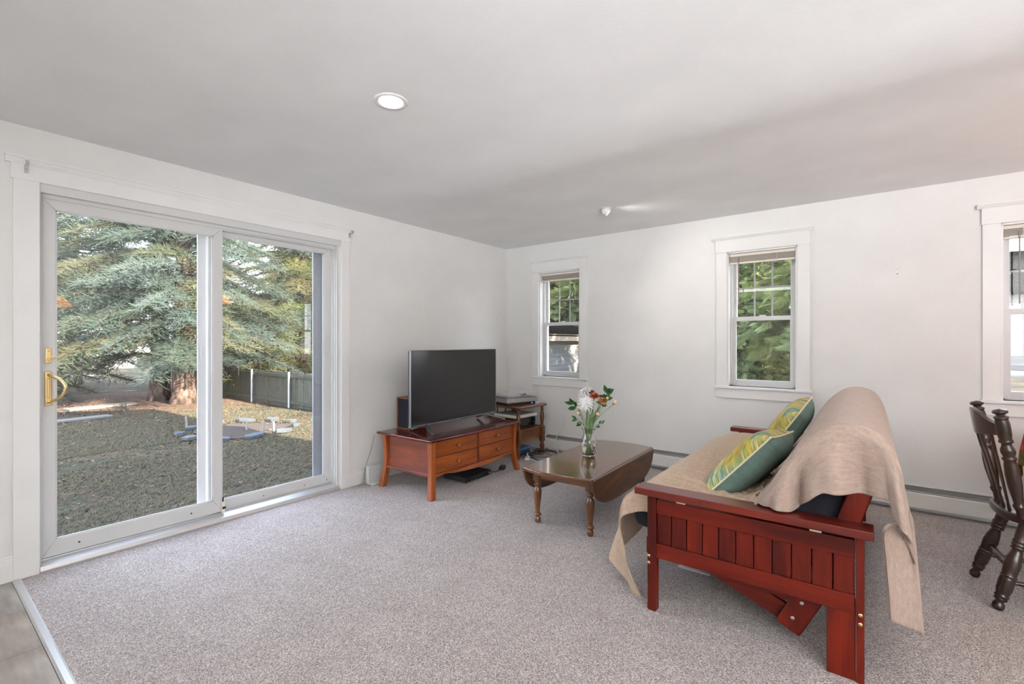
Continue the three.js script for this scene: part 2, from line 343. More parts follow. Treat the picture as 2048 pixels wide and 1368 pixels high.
// curtain rod brackets left on the head casing
for (const [z, mirror, lab] of [[4.243, 1, 'bare metal curtain rod bracket beside the kitchen end of the door head'], [2.265, -1, 'bare metal curtain rod bracket at the end of the door head nearest the television']]) {
  const b = thing('rod_bracket', lab, 'bracket', null, 0.0, 2.19, z);
  part('wall_plate', rbox(0.021, -0.008, -0.009, 0.025, 0.035, 0.009, 0.001), M.steel, b);
  part('arm', join(rbox(0.024, 0.030, -0.007, 0.062, 0.033, 0.007, 0.001), rbox(0.059, 0.031, -0.007, 0.063, 0.05, 0.007, 0.001), rbox(0.045, 0.049, -0.007, 0.063, 0.052, 0.007, 0.001)), M.steel, b);
  part('screw', new THREE.SphereGeometry(0.004, 8, 6).translate(0.026, 0.012, 0.001 * mirror), M.chrome, b);
}

// ------------------------------------------------------------------ windows
function sashWindow(n, x0, x1, label, blindLabel, wand) {
  const w = struct('window_' + n, null, null, label, 'window');
  const y0 = WY0, y1 = WY1, zo = -WT;
  // casing
  part('side_casing', uvm(rbox(x0 - 0.092, y0 - 0.001, 0, x0, y1, 0.019, 0.002), 1), M.trim, w);
  part('side_casing', uvm(rbox(x1, y0 - 0.001, 0, x1 + 0.092, y1, 0.019, 0.002), 1), M.trim, w);
  part('head_casing', uvm(rbox(x0 - 0.097, y1, 0, x1 + 0.097, y1 + 0.113, 0.023, 0.002), 0), M.trim, w);
  const crown = [[0, 0], [0.025, 0], [0.027, 0.005], [0.034, 0.012], [0.036, 0.018], [0.042, 0.021], [0.042, 0.028], [0, 0.028]];
  part('crown', uvm(extrude(crown.map(([a, b]) => [-a, b]), x1 - x0 + 0.242).rotateY(Math.PI / 2).translate(x0 - 0.121, y1 + 0.113, 0), 0), M.trim, w);
  part('window_sill', uvm(rbox(x0 - 0.105, y0 - 0.022, zo + 0.01, x1 + 0.105, y0, 0.034, 0.004), 0), M.trim, w);
  part('apron', uvm(rbox(x0 - 0.092, y0 - 0.108, 0, x1 + 0.092, y0 - 0.022, 0.018, 0.002), 0), M.trim, w);
  // jamb extension and vinyl frame
  const j = 0.014;
  part('jamb', uvm(join(box(x0, y0, zo, x0 + j, y1, 0), box(x1 - j, y0, zo, x1, y1, 0), box(x0, y1 - j, zo, x1, y1, 0)), 1), M.trim, w);
  const f0 = x0 + j - 0.001, f1 = x1 - j + 0.001, fw = 0.022;
  part('frame', uvm(join(box(f0, y0, zo + 0.005, f0 + fw, y1 - j, -0.068), box(f1 - fw, y0, zo + 0.005, f1, y1 - j, -0.068), box(f0, y1 - j - 0.02, zo + 0.005, f1, y1 - j, -0.068), box(f0, y0, zo + 0.005, f1, y0 + 0.012, -0.068)), 1), M.vinylWhite, w);
  const ym = 1.487, s0 = f0 + fw - 0.006, s1 = f1 - fw + 0.006;
  const sash = (nm, ya, yb, za, zb, st, rb, rt) => {
    const s = new THREE.Group(); s.name = nm; w.add(s);
    part('stile', uvm(rbox(s0, ya, za, s0 + st, yb, zb, 0.003), 1), M.vinylWhite, s);
    part('stile', uvm(rbox(s1 - st, ya, za, s1, yb, zb, 0.003), 1), M.vinylWhite, s);
    part('rail', uvm(rbox(s0 + st - 0.002, ya, za + 0.001, s1 - st + 0.002, ya + rb, zb - 0.001, 0.002), 0), M.vinylWhite, s);
    part('rail', uvm(rbox(s0 + st - 0.002, yb - rt, za + 0.001, s1 - st + 0.002, yb, zb - 0.001, 0.002), 0), M.vinylWhite, s);
    const zc = (za + zb) / 2;
    part('pane', box(s0 + st - 0.003, ya + rb - 0.003, zc - 0.001, s1 - st + 0.003, yb - rt + 0.003, zc + 0.001), M.glass, s);
    return { s, zc, gx0: s0 + st, gx1: s1 - st, gy0: ya + rb, gy1: yb - rt };
  };
  sash('lower_sash', y0 + 0.008, ym + 0.018, -0.100, -0.072, 0.034, 0.052, 0.038);
  const up = sash('upper_sash', ym - 0.018, y1 - j - 0.01, -0.136, -0.108, 0.034, 0.036, 0.036);
  // grille between the panes: two uprights and one crossbar
  const gm = M.muntin;
  for (const k of [1, 2]) part('muntin', box(mix(up.gx0, up.gx1, k / 3) - 0.007, up.gy0, up.zc - 0.006, mix(up.gx0, up.gx1, k / 3) + 0.007, up.gy1, up.zc - 0.003), gm, up.s);
  part('muntin', box(up.gx0, mix(up.gy0, up.gy1, 0.5) - 0.007, up.zc - 0.0065, up.gx1, mix(up.gy0, up.gy1, 0.5) + 0.007, up.zc - 0.0025), gm, up.s);
  part('sash_lock', rbox((s0 + s1) / 2 - 0.025, ym + 0.018, -0.098, (s0 + s1) / 2 + 0.025, ym + 0.03, -0.078, 0.003), M.vinylWhite, w);
  // raised mini blind
  const b = thing('window_blind', blindLabel, 'blind');
  part('head_rail', rbox(x0 + j + 0.003, y1 - j - 0.028, -0.052, x1 - j - 0.003, y1 - j - 0.002, -0.018, 0.003), M.blind, b);
  for (let k = 0; k < 9; k++) part('slat', box(x0 + j + 0.006, y1 - j - 0.034 - k * 0.0052, -0.050, x1 - j - 0.006, y1 - j - 0.0325 - k * 0.0052, -0.022), M.blind, b);
  part('bottom_rail', rbox(x0 + j + 0.005, y1 - j - 0.096, -0.049, x1 - j - 0.005, y1 - j - 0.080, -0.023, 0.003), M.blind, b);
  for (const fx of [0.2, 0.72]) part('cord', cyl(0.0016, 0.0016, 0.1, mix(x0, x1, fx), y1 - j - 0.102, -0.018, 6), M.blind, b);
  if (wand) part('tilt_wand', cyl(0.0045, 0.0045, wand, x0 + 0.095, y1 - j - 0.05 - wand, -0.014, 6), M.wand, b);
}
M.muntin = std(new THREE.Color().setRGB(0.34, 0.34, 0.33), 0.5);
M.blind = std(new THREE.Color().setRGB(0.76, 0.70, 0.62), 0.5);
M.wand = phys(new THREE.Color().setRGB(0.30, 0.24, 0.21), 0.15);
sashWindow(1, ...WINS[0], 'small white sash window nearest the corner, above the turntable', 'raised beige mini blind in the window nearest the corner', 0);
sashWindow(2, ...WINS[1], 'white sash window above the futon seat, mid wall', 'raised beige mini blind in the middle window', 0.42);
sashWindow(3, ...WINS[2], 'white sash window behind the dining chair, cut by the photo edge', 'raised beige mini blind in the window behind the dining chair', 0.5);
// unseen window behind the viewer, placed to light the room from behind
REARW.forEach(([a, b], k) => {
  const w = struct('window_' + (4 + k), null, null, 'unseen plain white window behind the viewer, lights the room from behind', 'window');
  part('frame', join(box(a, 0.95, RZ, a + 0.05, 2.1, RZ + 0.1), box(b - 0.05, 0.95, RZ, b, 2.1, RZ + 0.1), box(a, 2.05, RZ, b, 2.1, RZ + 0.1), box(a, 0.95, RZ, b, 1.0, RZ + 0.1), box(a, 1.5, RZ + 0.02, b, 1.54, RZ + 0.08)), M.trim, w);
  part('pane', box(a + 0.05, 1.0, RZ + 0.05, b - 0.05, 2.05, RZ + 0.052), M.glass, w);
});

// ------------------------------------------------------------------ lamps
function areaLight(w, h, intensity, color, pos, look) {
  const l = new THREE.RectAreaLight(color, intensity, w, h);
  l.position.set(...pos); l.lookAt(...look); scene.add(l); return l;
}
M.lampGlow = new THREE.MeshStandardMaterial({ color: 0xffffff, emissive: new THREE.Color(1, 0.97, 0.92), emissiveIntensity: 3 });
const LAMPK = 1.0, FLASH = 430, PEND = 0.25;
function downlight(x, z, label, k) {
  const t = thing('recessed_ceiling_light', label, 'ceiling light', null, x, CH, z);
  part('trim_ring', lathe([[0.058, 0.012], [0.058, -0.003], [0.066, -0.006], [0.076, -0.005], [0.081, 0.0005], [0.081, 0.004]], 36), M.white, t);
  part('lamp_lens', new THREE.CylinderGeometry(0.058, 0.056, 0.004, 36).translate(0, 0.0, 0), M.lampGlow, t);
  areaLight(0.09, 0.09, 120 * k * LAMPK, 0xfff6ec, [x, CH - 0.006, z], [x, 0, z]);
}
downlight(1.79, 3.216, 'glowing round recessed ceiling light near the sliding door', 1);
{
  const t = thing('eyeball_ceiling_light', 'small white eyeball spotlight on ceiling aimed at the window wall', 'ceiling light', null, 1.80, CH, 0.907);
  part('trim_ring', lathe([[0.036, 0.004], [0.036, -0.006], [0.05, -0.006], [0.058, -0.001], [0.058, 0.004]], 28), M.white, t);
  const dir = V(1.15, -1.2, -0.62).normalize(), q = new THREE.Quaternion().setFromUnitVectors(V(0, -1, 0), dir);
  part('eyeball', lathe([[0.0, 0.03], [0.03, 0.025], [0.042, 0.0], [0.040, -0.022], [0.033, -0.04], [0.030, -0.04], [0.029, -0.03], [0, -0.03]], 24).applyQuaternion(q).translate(0, -0.012, 0), M.white, t);
  part('lamp_lens', new THREE.CylinderGeometry(0.028, 0.028, 0.003, 20).translate(0, -0.033, 0).applyQuaternion(q).translate(0, -0.012, 0), M.lampGlow, t);
  const p = V(1.80, CH - 0.012, 0.907).addScaledVector(dir, 0.046);
  const s = new THREE.SpotLight(0xfff8f0, 1.7 * LAMPK, 0, 1.15, 1.0, 2);
  s.position.copy(p); s.target.position.copy(p).addScaledVector(dir, 2); s.shadow.radius = 1.5; s.castShadow = true;
  scene.add(s, s.target);
}

downlight(4.25, 3.2, 'unseen recessed ceiling light, placed to light the futon end', 1);  // out of view, placed to light the futon from above
for (const [x, z, lab] of [[1.9, 6.3, 'added ceiling fill panel behind the viewer, nearest the door wall'], [4.9, 6.3, 'added ceiling fill panel behind the viewer, farthest from the door wall']]) {  // panels added out of view as fill light
  const t = thing('added_fill_panel', lab, 'ceiling light', null, x, CH, z);
  part('frame', join(box(-0.64, -0.05, -0.34, 0.64, 0.002, -0.31), box(-0.64, -0.05, 0.31, 0.64, 0.002, 0.34), box(-0.64, -0.05, -0.31, -0.61, 0.002, 0.31), box(0.61, -0.05, -0.31, 0.64, 0.002, 0.31)), M.white, t);
  part('lamp_diffuser', box(-0.61, -0.045, -0.31, 0.61, -0.04, 0.31), M.lampGlow, t);
  areaLight(1.2, 0.6, 3 * LAMPK, 0xffffff, [x, CH - 0.052, z], [x, 0, z]);
}

// unseen soft flash head on a low stand, placed to light the room off the ceiling
function unseenFlash(label, x, z, d, power) {
  const t = thing('unseen_flash', label, 'flash', null, x, 0, z);
  const dir = V(...d).normalize(), q = new THREE.Quaternion().setFromUnitVectors(V(0, 0, 1), dir), at = V(0, 0.72, 0);
  for (let k = 0; k < 3; k++) part('stand_leg', bar([0, 0.42, 0], [0.5 * Math.cos(k * 2.094), 0.01, 0.5 * Math.sin(k * 2.094)], 0.02, 0.02), M.black, t);
  part('pole', cyl(0.014, 0.014, 0.2, 0, 0.4, 0, 10), M.black, t);
  part('soft_box', new THREE.CylinderGeometry(0.42, 0.08, 0.28, 4, 1, true).rotateY(Math.PI / 4).rotateX(Math.PI / 2).translate(0, 0, -0.14).applyQuaternion(q).translate(at.x, at.y, at.z), M.black, t);
  part('lamp_diffuser', new THREE.BoxGeometry(0.59, 0.59, 0.004).applyQuaternion(q).translate(at.x, at.y, at.z), M.lampGlow, t);
  const p = V(x, 0.72, z).addScaledVector(dir, 0.012);
  areaLight(0.58, 0.58, power, 0xf8fbff, p.toArray(), p.clone().add(dir).toArray());
}
unseenFlash('unseen flash head on a stand behind the camera, placed to light the room', 6.2, 7.2, [-0.25, 0.85, -0.45], FLASH);

{
  // peninsula added between flash and carpet to block low flash light
  const t = thing('added_peninsula', 'white peninsula with a pale counter, added behind the viewer to block low flash light', 'cabinet', null, 4.0, 0, 5.75);
  part('body', box(-2.6, 0, -0.3, 2.6, 0.88, 0.3), M.trim, t);
  part('worktop', rbox(-2.65, 0.88, -0.34, 2.65, 0.92, 0.34, 0.005), std(new THREE.Color().setRGB(0.62, 0.60, 0.57), 0.35), t);
  for (let k = 0; k < 8; k++) part('panel', rbox(-2.58 + k * 0.645, 0.1, -0.318, -1.955 + k * 0.645, 0.85, -0.3, 0.003), M.trim, t);
}

{  // fridge added out of view to keep direct flash light off the left wall
  const t = thing('added_refrigerator', 'white refrigerator out of view, keeps flash light off the door wall', 'added_refrigerator', null, 5.05, 0, 6.98);
  part('body', rbox(-0.34, 0.03, -0.33, 0.34, 1.60, 0.36, 0.01), M.white, t);
  for (const [a, b] of [[0.05, 1.15], [1.165, 1.59]]) { const d = part('door', rbox(-0.34, a, -0.39, 0.34, b, -0.335, 0.01), M.white, t); part('handle', rbox(0.26, (a + b) / 2 - 0.15, -0.42, 0.29, (a + b) / 2 + 0.15, -0.388, 0.006), M.steel, d); }
}

function C0(r, g, b) { return new THREE.Color().setRGB(r, g, b); }
M.cherryDark = phys(0xffffff, 0.2, { map: T.mahog, clearcoat: 0.5, clearcoatRoughness: 0.1 });
M.oakPale = phys(C0(1.4, 1.3, 1.2), 0.5, { map: T.oak });
M.oakWarm = phys(C0(1.5, 1.2, 0.88), 0.32, { map: T.oak, clearcoat: 0.3, clearcoatRoughness: 0.2 });
M.mahogTop = phys(0xffffff, 0.32, { map: T.mahog, clearcoat: 0.3, clearcoatRoughness: 0.25 });
M.spacer = std(C0(0.75, 0.62, 0.45), 0.7);
M.fleeceTan = phys(C0(0.58, 0.43, 0.31), 0.95, { map: rep(T.fleece, 3, 3), bumpMap: rep(T.fleeceH, 3, 3), bumpScale: 0.0018, sheen: 0.6, sheenColor: C0(0.9, 0.8, 0.68), sheenRoughness: 0.6 });
M.fleeceRose = phys(C0(0.51, 0.385, 0.32), 0.95, { map: rep(T.fleece, 3, 3), bumpMap: rep(T.fleeceH, 3, 3), bumpScale: 0.0018, sheen: 0.6, sheenColor: C0(0.9, 0.8, 0.74), sheenRoughness: 0.6 });
M.rim = std(C0(0.20, 0.205, 0.215), 0.35, { metalness: 0.8 });
M.tvScreen = phys(C0(0.016, 0.016, 0.017), 0.14);
// ------------------------------------------------------------------ furniture helpers
function rebase(g, x, y, z) { g.children.forEach((c) => c.position.sub(V(x, y, z))); g.position.set(x, y, z); return g; }
const bend = (g, f) => { g = flat(g); const p = g.attributes.position; for (let i = 0; i < p.count; i++) f(p, i); g.computeVertexNormals(); return toCreasedNormals(g, 0.6); };

// ------------------------------------------------------------------ television stand
{
  const t = thing('television_stand', 'low cherry-stained four drawer television stand with sabre legs', 'tv stand', null, 0.53, 0, 1.49);
  const bow = (z) => 0.022 * (1 - Math.pow(z / 0.6, 2));
  // top with eased, slightly bowed edge
  const topPts = []; const hx = 0.345, hz = 0.605;
  topPts.push([-hx, -hz], [hx - 0.02, -hz]);
  for (let k = 0; k <= 16; k++) { const z = mix(-hz + 0.012, hz - 0.012, k / 16); topPts.push([hx - 0.012 + bow(z) * 0.6, z]); }
  topPts.push([hx - 0.02, hz], [-hx, hz]);
  const top = extrude(topPts.map(([x, z]) => [x, -z]), 0.008, { bevelEnabled: true, bevelThickness: 0.007, bevelSize: 0.008, bevelOffset: -0.004, bevelSegments: 3 }).rotateX(-Math.PI / 2).translate(0, 0.468, 0);
  part('top', uvm(top, 2), M.cherryDark, t, 'dark glossy cherry top');
  const sec = (y, s) => { const k = 1 - y / 0.462; return 0.022 * k * k * k - 0.010 * Math.sin(Math.PI * Math.min(1, y / 0.462)); };
  const legGeo = (sx, sz) => {
    const n = 14;
    return grid(16, n, (u, v) => {
      const y = v * 0.462, o = sec(y), hw = 0.0265 - 0.003 * Math.sin(Math.PI * v), c = Math.floor(u * 4) % 4, f = u * 4 - Math.floor(u * 4);
      const q = [[-1, -1], [1, -1], [1, 1], [-1, 1], [-1, -1]], A = q[c], B = q[c + 1];
      const px = mix(A[0], B[0], f), pz = mix(A[1], B[1], f), rd = 1 - 0.09 * (Math.abs(px) * Math.abs(pz));
      return [sx * (0.292 + o) + px * hw * rd, y, sz * (0.555 + o) - pz * hw * rd];
    });
  };
  for (const sx of [-1, 1]) for (const sz of [-1, 1]) part('leg', uvm(toCreasedNormals(legGeo(sx, sz), 0.7), 1, sx, sz), M.honey, t);
  part('side_panel', uvm(box(-0.27, 0.19, 0.535, 0.27, 0.462, 0.55), 0), M.cherry, t);
  part('side_panel', uvm(box(-0.27, 0.19, -0.55, 0.27, 0.462, -0.535), 0), M.cherry, t);
  part('side_rail', uvm(rbox(-0.27, 0.168, 0.53, 0.27, 0.192, 0.566, 0.004), 0), M.cherry, t);
  part('side_rail', uvm(rbox(-0.27, 0.168, -0.566, 0.27, 0.192, -0.53, 0.004), 0), M.cherry, t);
  part('carcass', uvm(join(box(-0.29, 0.18, -0.535, -0.27, 0.462, 0.535), box(-0.28, 0.172, -0.535, 0.26, 0.188, 0.535), box(0.235, 0.185, -0.535, 0.255, 0.462, 0.535)), 2), M.cherryDark, t);
  const bent = (g) => bend(g, (p, i) => p.setX(i, p.getX(i) + bow(p.getZ(i))));
  const zb = (z0, z1, y0, y1, x0, x1, seg = 14) => new THREE.BoxGeometry(x1 - x0, y1 - y0, z1 - z0, 1, 1, seg).translate((x0 + x1) / 2, (y0 + y1) / 2, (z0 + z1) / 2);
  part('divider', uvm(bent(zb(-0.009, 0.009, 0.185, 0.46, 0.25, 0.288, 1)), 1), M.cherry, t);
  part('top_rail', uvm(bent(zb(-0.527, 0.527, 0.452, 0.464, 0.25, 0.286)), 2), M.cherry, t);
  // scalloped apron
  const apr = []; const bot = (z) => 0.163 - 0.017 * Math.exp(-Math.pow(z / 0.26, 2)) + 0.012 * Math.exp(-Math.pow((Math.abs(z) - 0.40) / 0.06, 2));
  const sh = [[-0.527, 0.192]]; for (let k = 0; k <= 40; k++) { const z = mix(-0.527, 0.527, k / 40); sh.push([z, bot(z)]); } sh.push([0.527, 0.192]);
  for (let k = 39; k > 0; k--) sh.push([mix(-0.527, 0.527, k / 40), 0.192]);
  part('apron', uvm(bent(extrude(sh.map(([z, y]) => [-z, y]), 0.024).rotateY(Math.PI / 2).translate(0.264, 0, 0)), 2), M.honey, t);
  for (const [z0, z1] of [[0.013, 0.523], [-0.523, -0.013]]) for (const [y0, y1] of [[0.196, 0.320], [0.326, 0.449]]) {
    const dr = part('drawer', uvm(bent(zb(z0, z1, y0, y1, 0.256, 0.284)), 2, z0 * 3, y0 * 5), M.honey, t);
    const kz = (z0 + z1) / 2, ky = (y0 + y1) / 2;
    part('knob', lathe([[0.009, 0], [0.007, 0.006], [0.009, 0.012], [0.0175, 0.018], [0.0195, 0.026], [0.014, 0.035], [0, 0.038]], 18).rotateZ(-Math.PI / 2).translate(0.283 + bow(kz), ky, kz), M.honey, dr);
  }
}
// ------------------------------------------------------------------ television
{
  const t = thing('television', 'large black flat screen television with silver rim on cherry stand', 'television', null, 0.53, 0.4845, 1.452);
  const w = 0.572, y0 = 0.052, y1 = 0.715;
  part('screen', box(0.008, y0 + 0.012, -w + 0.006, 0.0135, y1 - 0.006, w - 0.006), M.tvScreen, t);
  part('frame', join(rbox(-0.02, y0, -w, 0.016, y0 + 0.014, w, 0.003), rbox(-0.006, y1 - 0.005, -w, 0.016, y1, w, 0.002), rbox(-0.006, y0, w - 0.005, 0.016, y1, w, 0.002), rbox(-0.006, y0, -w, 0.016, y1, -w + 0.005, 0.002)), M.rim, t, 'thin grey metal rim');
  part('rear_housing', join(rbox(-0.026, y0 + 0.004, -w + 0.004, 0.009, y1 - 0.004, w - 0.004, 0.004), rbox(-0.065, y0 + 0.01, -w + 0.12, -0.02, 0.42, w - 0.12, 0.02)), M.black, t);
  part('badge', rbox(0.015, y0 + 0.003, -0.018, 0.0175, y0 + 0.010, 0.018, 0.001), M.chrome, t);
  for (const s of [-1, 1]) {
    part('foot', join(bar([0.0, 0.058, s * 0.40], [0.2, 0.0115, s * 0.49], 0.012, 0.026, 0.003), bar([0.0, 0.058, s * 0.40], [-0.13, 0.0115, s * 0.44], 0.012, 0.026, 0.003)), M.rim, t);
  }
}
// ------------------------------------------------------------------ loudspeaker
{
  const t = thing('loudspeaker', 'wood-cased loudspeaker with black grille half behind the television', 'speaker', null, 0.30, 0.4845, 1.80);
  part('cabinet', uvm(join(rbox(-0.092, 0, -0.1, 0.092, 0.285, 0.085, 0.003), rbox(-0.092, 0, 0.08, -0.080, 0.285, 0.1, 0.002), rbox(0.080, 0, 0.08, 0.092, 0.285, 0.1, 0.002), rbox(-0.092, 0.273, 0.08, 0.092, 0.285, 0.1, 0.002), rbox(-0.092, 0, 0.08, 0.092, 0.012, 0.1, 0.002)), 1), M.oakPale, t);
  part('grille', rbox(-0.079, 0.013, 0.08, 0.079, 0.272, 0.094, 0.003), M.blackCloth, t);
}
// ------------------------------------------------------------------ end table
function endTable() {
  const t = thing('end_table', 'brown colonial end table with turned legs holding the turntable', 'side table', null, 0.418, 0, 0.372, -0.076);
  const H = 0.57;
  const top = extrude([[-0.27, -0.215], [-0.24, -0.245], [0.245, -0.245], [0.275, -0.215], [0.275, 0.215], [0.245, 0.245], [-0.24, 0.245], [-0.27, 0.215]], 0.012, { bevelEnabled: true, bevelThickness: 0.006, bevelSize: 0.008, bevelSegments: 3 }).rotateX(-Math.PI / 2).translate(0, H - 0.018, 0);
  part('top', uvm(top, 2), M.oakWarm, t);
  const leg = join(
    lathe([[0.012, 0], [0.017, 0.004], [0.016, 0.02], [0.013, 0.03], [0.021, 0.05], [0.026, 0.085], [0.022, 0.11], [0.016, 0.125], [0.022, 0.132], [0.024, 0.14]], 18),
    rbox(-0.024, 0.14, -0.024, 0.024, 0.315, 0.024, 0.004),
    lathe([[0.024, 0.315], [0.024, 0.322], [0.015, 0.328], [0.021, 0.337], [0.016, 0.345], [0.020, 0.37], [0.026, 0.41], [0.021, 0.46], [0.013, 0.49], [0.021, 0.502], [0.013, 0.512], [0.019, 0.53], [0.022, 0.545], [0.022, 0.553]], 18));
  for (const x of [-0.215, 0.225]) for (const z of [-0.208, 0.208]) { const m = part('leg', uvm(leg.clone(), 1, x, z), M.oakWarm, t); m.position.set(x, 0, z); }
  part('drawer_case', uvm(join(box(-0.2, 0.172, -0.2, 0.205, 0.185, 0.2), box(-0.2, 0.18, 0.186, 0.21, 0.30, 0.2), box(-0.2, 0.18, -0.2, 0.21, 0.30, -0.186), box(-0.2, 0.18, -0.2, -0.188, 0.30, 0.2), rbox(-0.22, 0.298, -0.225, 0.232, 0.314, 0.225, 0.004)), 2), M.oakWarm, t);
  const dr = part('drawer', uvm(rbox(0.2, 0.188, -0.182, 0.222, 0.292, 0.182, 0.003), 2), M.oakWarm, t);
  part('drawer_pull', join(extrude([[-0.028, 0], [-0.012, 0.012], [0, 0.018], [0.012, 0.012], [0.028, 0], [0.012, -0.008], [0, -0.016], [-0.012, -0.008]], 0.002).rotateY(Math.PI / 2).translate(0.2225, 0.243, 0), tube([[0.224, 0.247, -0.02], [0.236, 0.236, -0.013], [0.236, 0.232, 0.013], [0.224, 0.247, 0.02]], 0.002, 16, 6)), std(C0(0.1, 0.08, 0.06), 0.35, { metalness: 0.8 }), dr, 'dark bail pull');
  for (const z of [-0.07, 0.07]) part('gallery_spindle', uvm(lathe([[0.006, 0.314], [0.010, 0.33], [0.006, 0.35], [0.012, 0.42], [0.006, 0.49], [0.011, 0.52], [0.006, 0.553]], 12).translate(-0.215, 0, z), 1), M.oakWarm, t);
  return t;
}
endTable();
// ------------------------------------------------------------------ on and under the end table
const onEnd = (o) => { o.rotation.y = -0.076; return o; };
{
  const t = thing('turntable', 'silver and black record player with clear lid on end table', 'turntable', null, 0.395, 0.571, 0.385, -0.30);
  part('base', rbox(-0.165, 0.0, -0.195, 0.165, 0.028, 0.195, 0.006), M.black, t);
  part('plinth', rbox(-0.175, 0.028, -0.21, 0.175, 0.076, 0.21, 0.004), std(C0(0.42, 0.41, 0.40), 0.4, { metalness: 0.6 }), t, 'brushed silver plinth');
  part('deck', rbox(-0.173, 0.075, -0.208, 0.173, 0.081, 0.208, 0.002), M.black, t);
  const pl = part('platter', join(cyl(0.135, 0.135, 0.012, -0.02, 0.082, 0.04, 40), cyl(0.12, 0.12, 0.004, -0.02, 0.094, 0.04, 40)), std(C0(0.45, 0.45, 0.46), 0.35, { metalness: 0.6 }), t);
  part('spindle', cyl(0.0035, 0.003, 0.014, -0.02, 0.098, 0.04, 8), M.chrome, pl);
  const arm = part('tonearm', join(cyl(0.022, 0.02, 0.03, -0.11, 0.081, -0.15, 16), tube([[-0.115, 0.118, -0.152], [-0.02, 0.116, -0.145], [0.07, 0.112, -0.11]], 0.004, 12, 6), cyl(0.012, 0.012, 0.022, -0.13, 0.107, -0.155, 12)), M.chrome, t);
  part('head_shell', rbox(0.06, 0.100, -0.118, 0.098, 0.112, -0.098, 0.002), M.black, arm);
  for (const z of [0.0, 0.03]) part('knob', new THREE.CylinderGeometry(0.008, 0.008, 0.012, 14).rotateZ(Math.PI / 2).translate(0.18, 0.05, z + 0.12), M.chrome, t);
  const lid = phys(0xffffff, 0.03, { transmission: 0.94, thickness: 0, ior: 1.45 });
  part('dust_cover', join(box(-0.172, 0.126, -0.206, 0.172, 0.129, 0.206), box(0.169, 0.082, -0.206, 0.172, 0.128, 0.206), box(-0.172, 0.082, -0.206, -0.169, 0.128, 0.206), box(-0.172, 0.082, 0.203, 0.172, 0.128, 0.206), box(-0.172, 0.082, -0.206, 0.172, 0.128, -0.203)), lid, t, 'clear acrylic dust cover');
  part('indicator_light', rbox(0.1655, 0.008, -0.15, 0.168, 0.016, -0.14, 0.001), new THREE.MeshStandardMaterial({ color: 0x2244ff, emissive: new THREE.Color(0.15, 0.3, 1), emissiveIntensity: 4 }), t, 'small blue indicator light');
  const pl1 = new THREE.PointLight(0x3355ff, 0.002, 0.3); pl1.position.set(0.395 + 0.175, 0.586, 0.28); scene.add(pl1);
}
{
  const t = onEnd(thing('stereo_receiver', 'black stereo receiver on the shelf of end table', 'receiver', null, 0.40, 0.315, 0.36));
  part('case', rbox(-0.15, 0.008, -0.165, 0.16, 0.105, 0.165, 0.003), M.black, t);
  part('face_plate', rbox(0.158, 0.006, -0.168, 0.168, 0.107, 0.168, 0.002), M.blackGloss, t);
  for (const [y, z, r] of [[0.075, -0.13, 0.016], [0.03, -0.12, 0.007], [0.03, -0.09, 0.007], [0.03, -0.06, 0.007], [0.03, 0.09, 0.007]]) part('knob', new THREE.CylinderGeometry(r, r, 0.016, 16).rotateZ(Math.PI / 2).translate(0.174, y, z), M.blackGloss, t);
  for (const [x, z] of [[-0.12, -0.13], [0.13, -0.13], [-0.12, 0.13], [0.13, 0.13]]) part('foot', cyl(0.012, 0.012, 0.008, x, 0, z, 10), M.black, t);
}
{
  const t = onEnd(thing('storage_tray', 'cream padded slab lying on the black stereo receiver', 'tray', null, 0.40, 0.423, 0.36));
  part('body', rbox(-0.16, 0, -0.19, 0.185, 0.036, 0.185, 0.014, 4), M.cream, t);
  part('lining', rbox(-0.15, 0.034, -0.18, 0.175, 0.040, 0.175, 0.003), std(C0(0.42, 0.42, 0.43), 0.7), t, 'grey top sheet');
}
{
  const t = thing('storage_box', 'flat dark blue box on floor under the end table', 'box', null, 0.37, 0, 0.36);
  part('body', rbox(-0.14, 0, -0.12, 0.16, 0.055, 0.12, 0.004), std(C0(0.03, 0.05, 0.10), 0.5), t);
  part('lid', rbox(-0.145, 0.05, -0.125, 0.165, 0.075, 0.125, 0.004), std(C0(0.10, 0.24, 0.52), 0.5), t, 'blue lid');
}
single('remote_card', rbox(-0.02, 0, -0.035, 0.02, 0.004, 0.035, 0.0015), M.white, 'small white card lying on the end table beside the turntable', 'card').position.set(0.60, 0.5715, 0.20);
// tangle of leads on the floor below the end table
{
  const g = [];
  for (let k = 0; k < 9; k++) {
    const pts = []; let x = rr(0.58, 0.72), z = rr(0.1, 0.45);
    for (let j = 0; j < 7; j++) { pts.push([x, 0.006 + (k % 4) * 0.006 + (j % 2) * 0.005, z]); x = clamp(x + rr(-0.16, 0.18), 0.56, 0.92); z = clamp(z + rr(-0.16, 0.16), 0.08, 0.5); }
    g.push(tube(pts, 0.0032, 50, 5));
  }
  const o = single('cable_tangle', g, M.black, 'tangle of thin black leads on carpet below the end table', 'cables'); o.userData.kind = 'stuff';
}
{
  const t = thing('power_strip', 'short white power strip end beside the end table foot', 'power strip', null, 0.70, 0, 0.53, 0.5);
  part('body', rbox(-0.025, 0.001, -0.05, 0.025, 0.03, 0.05, 0.006), M.white, t);
  part('cord_grip', cyl(0.008, 0.006, 0.04, 0, 0.03, 0, 10), M.white, t);
}
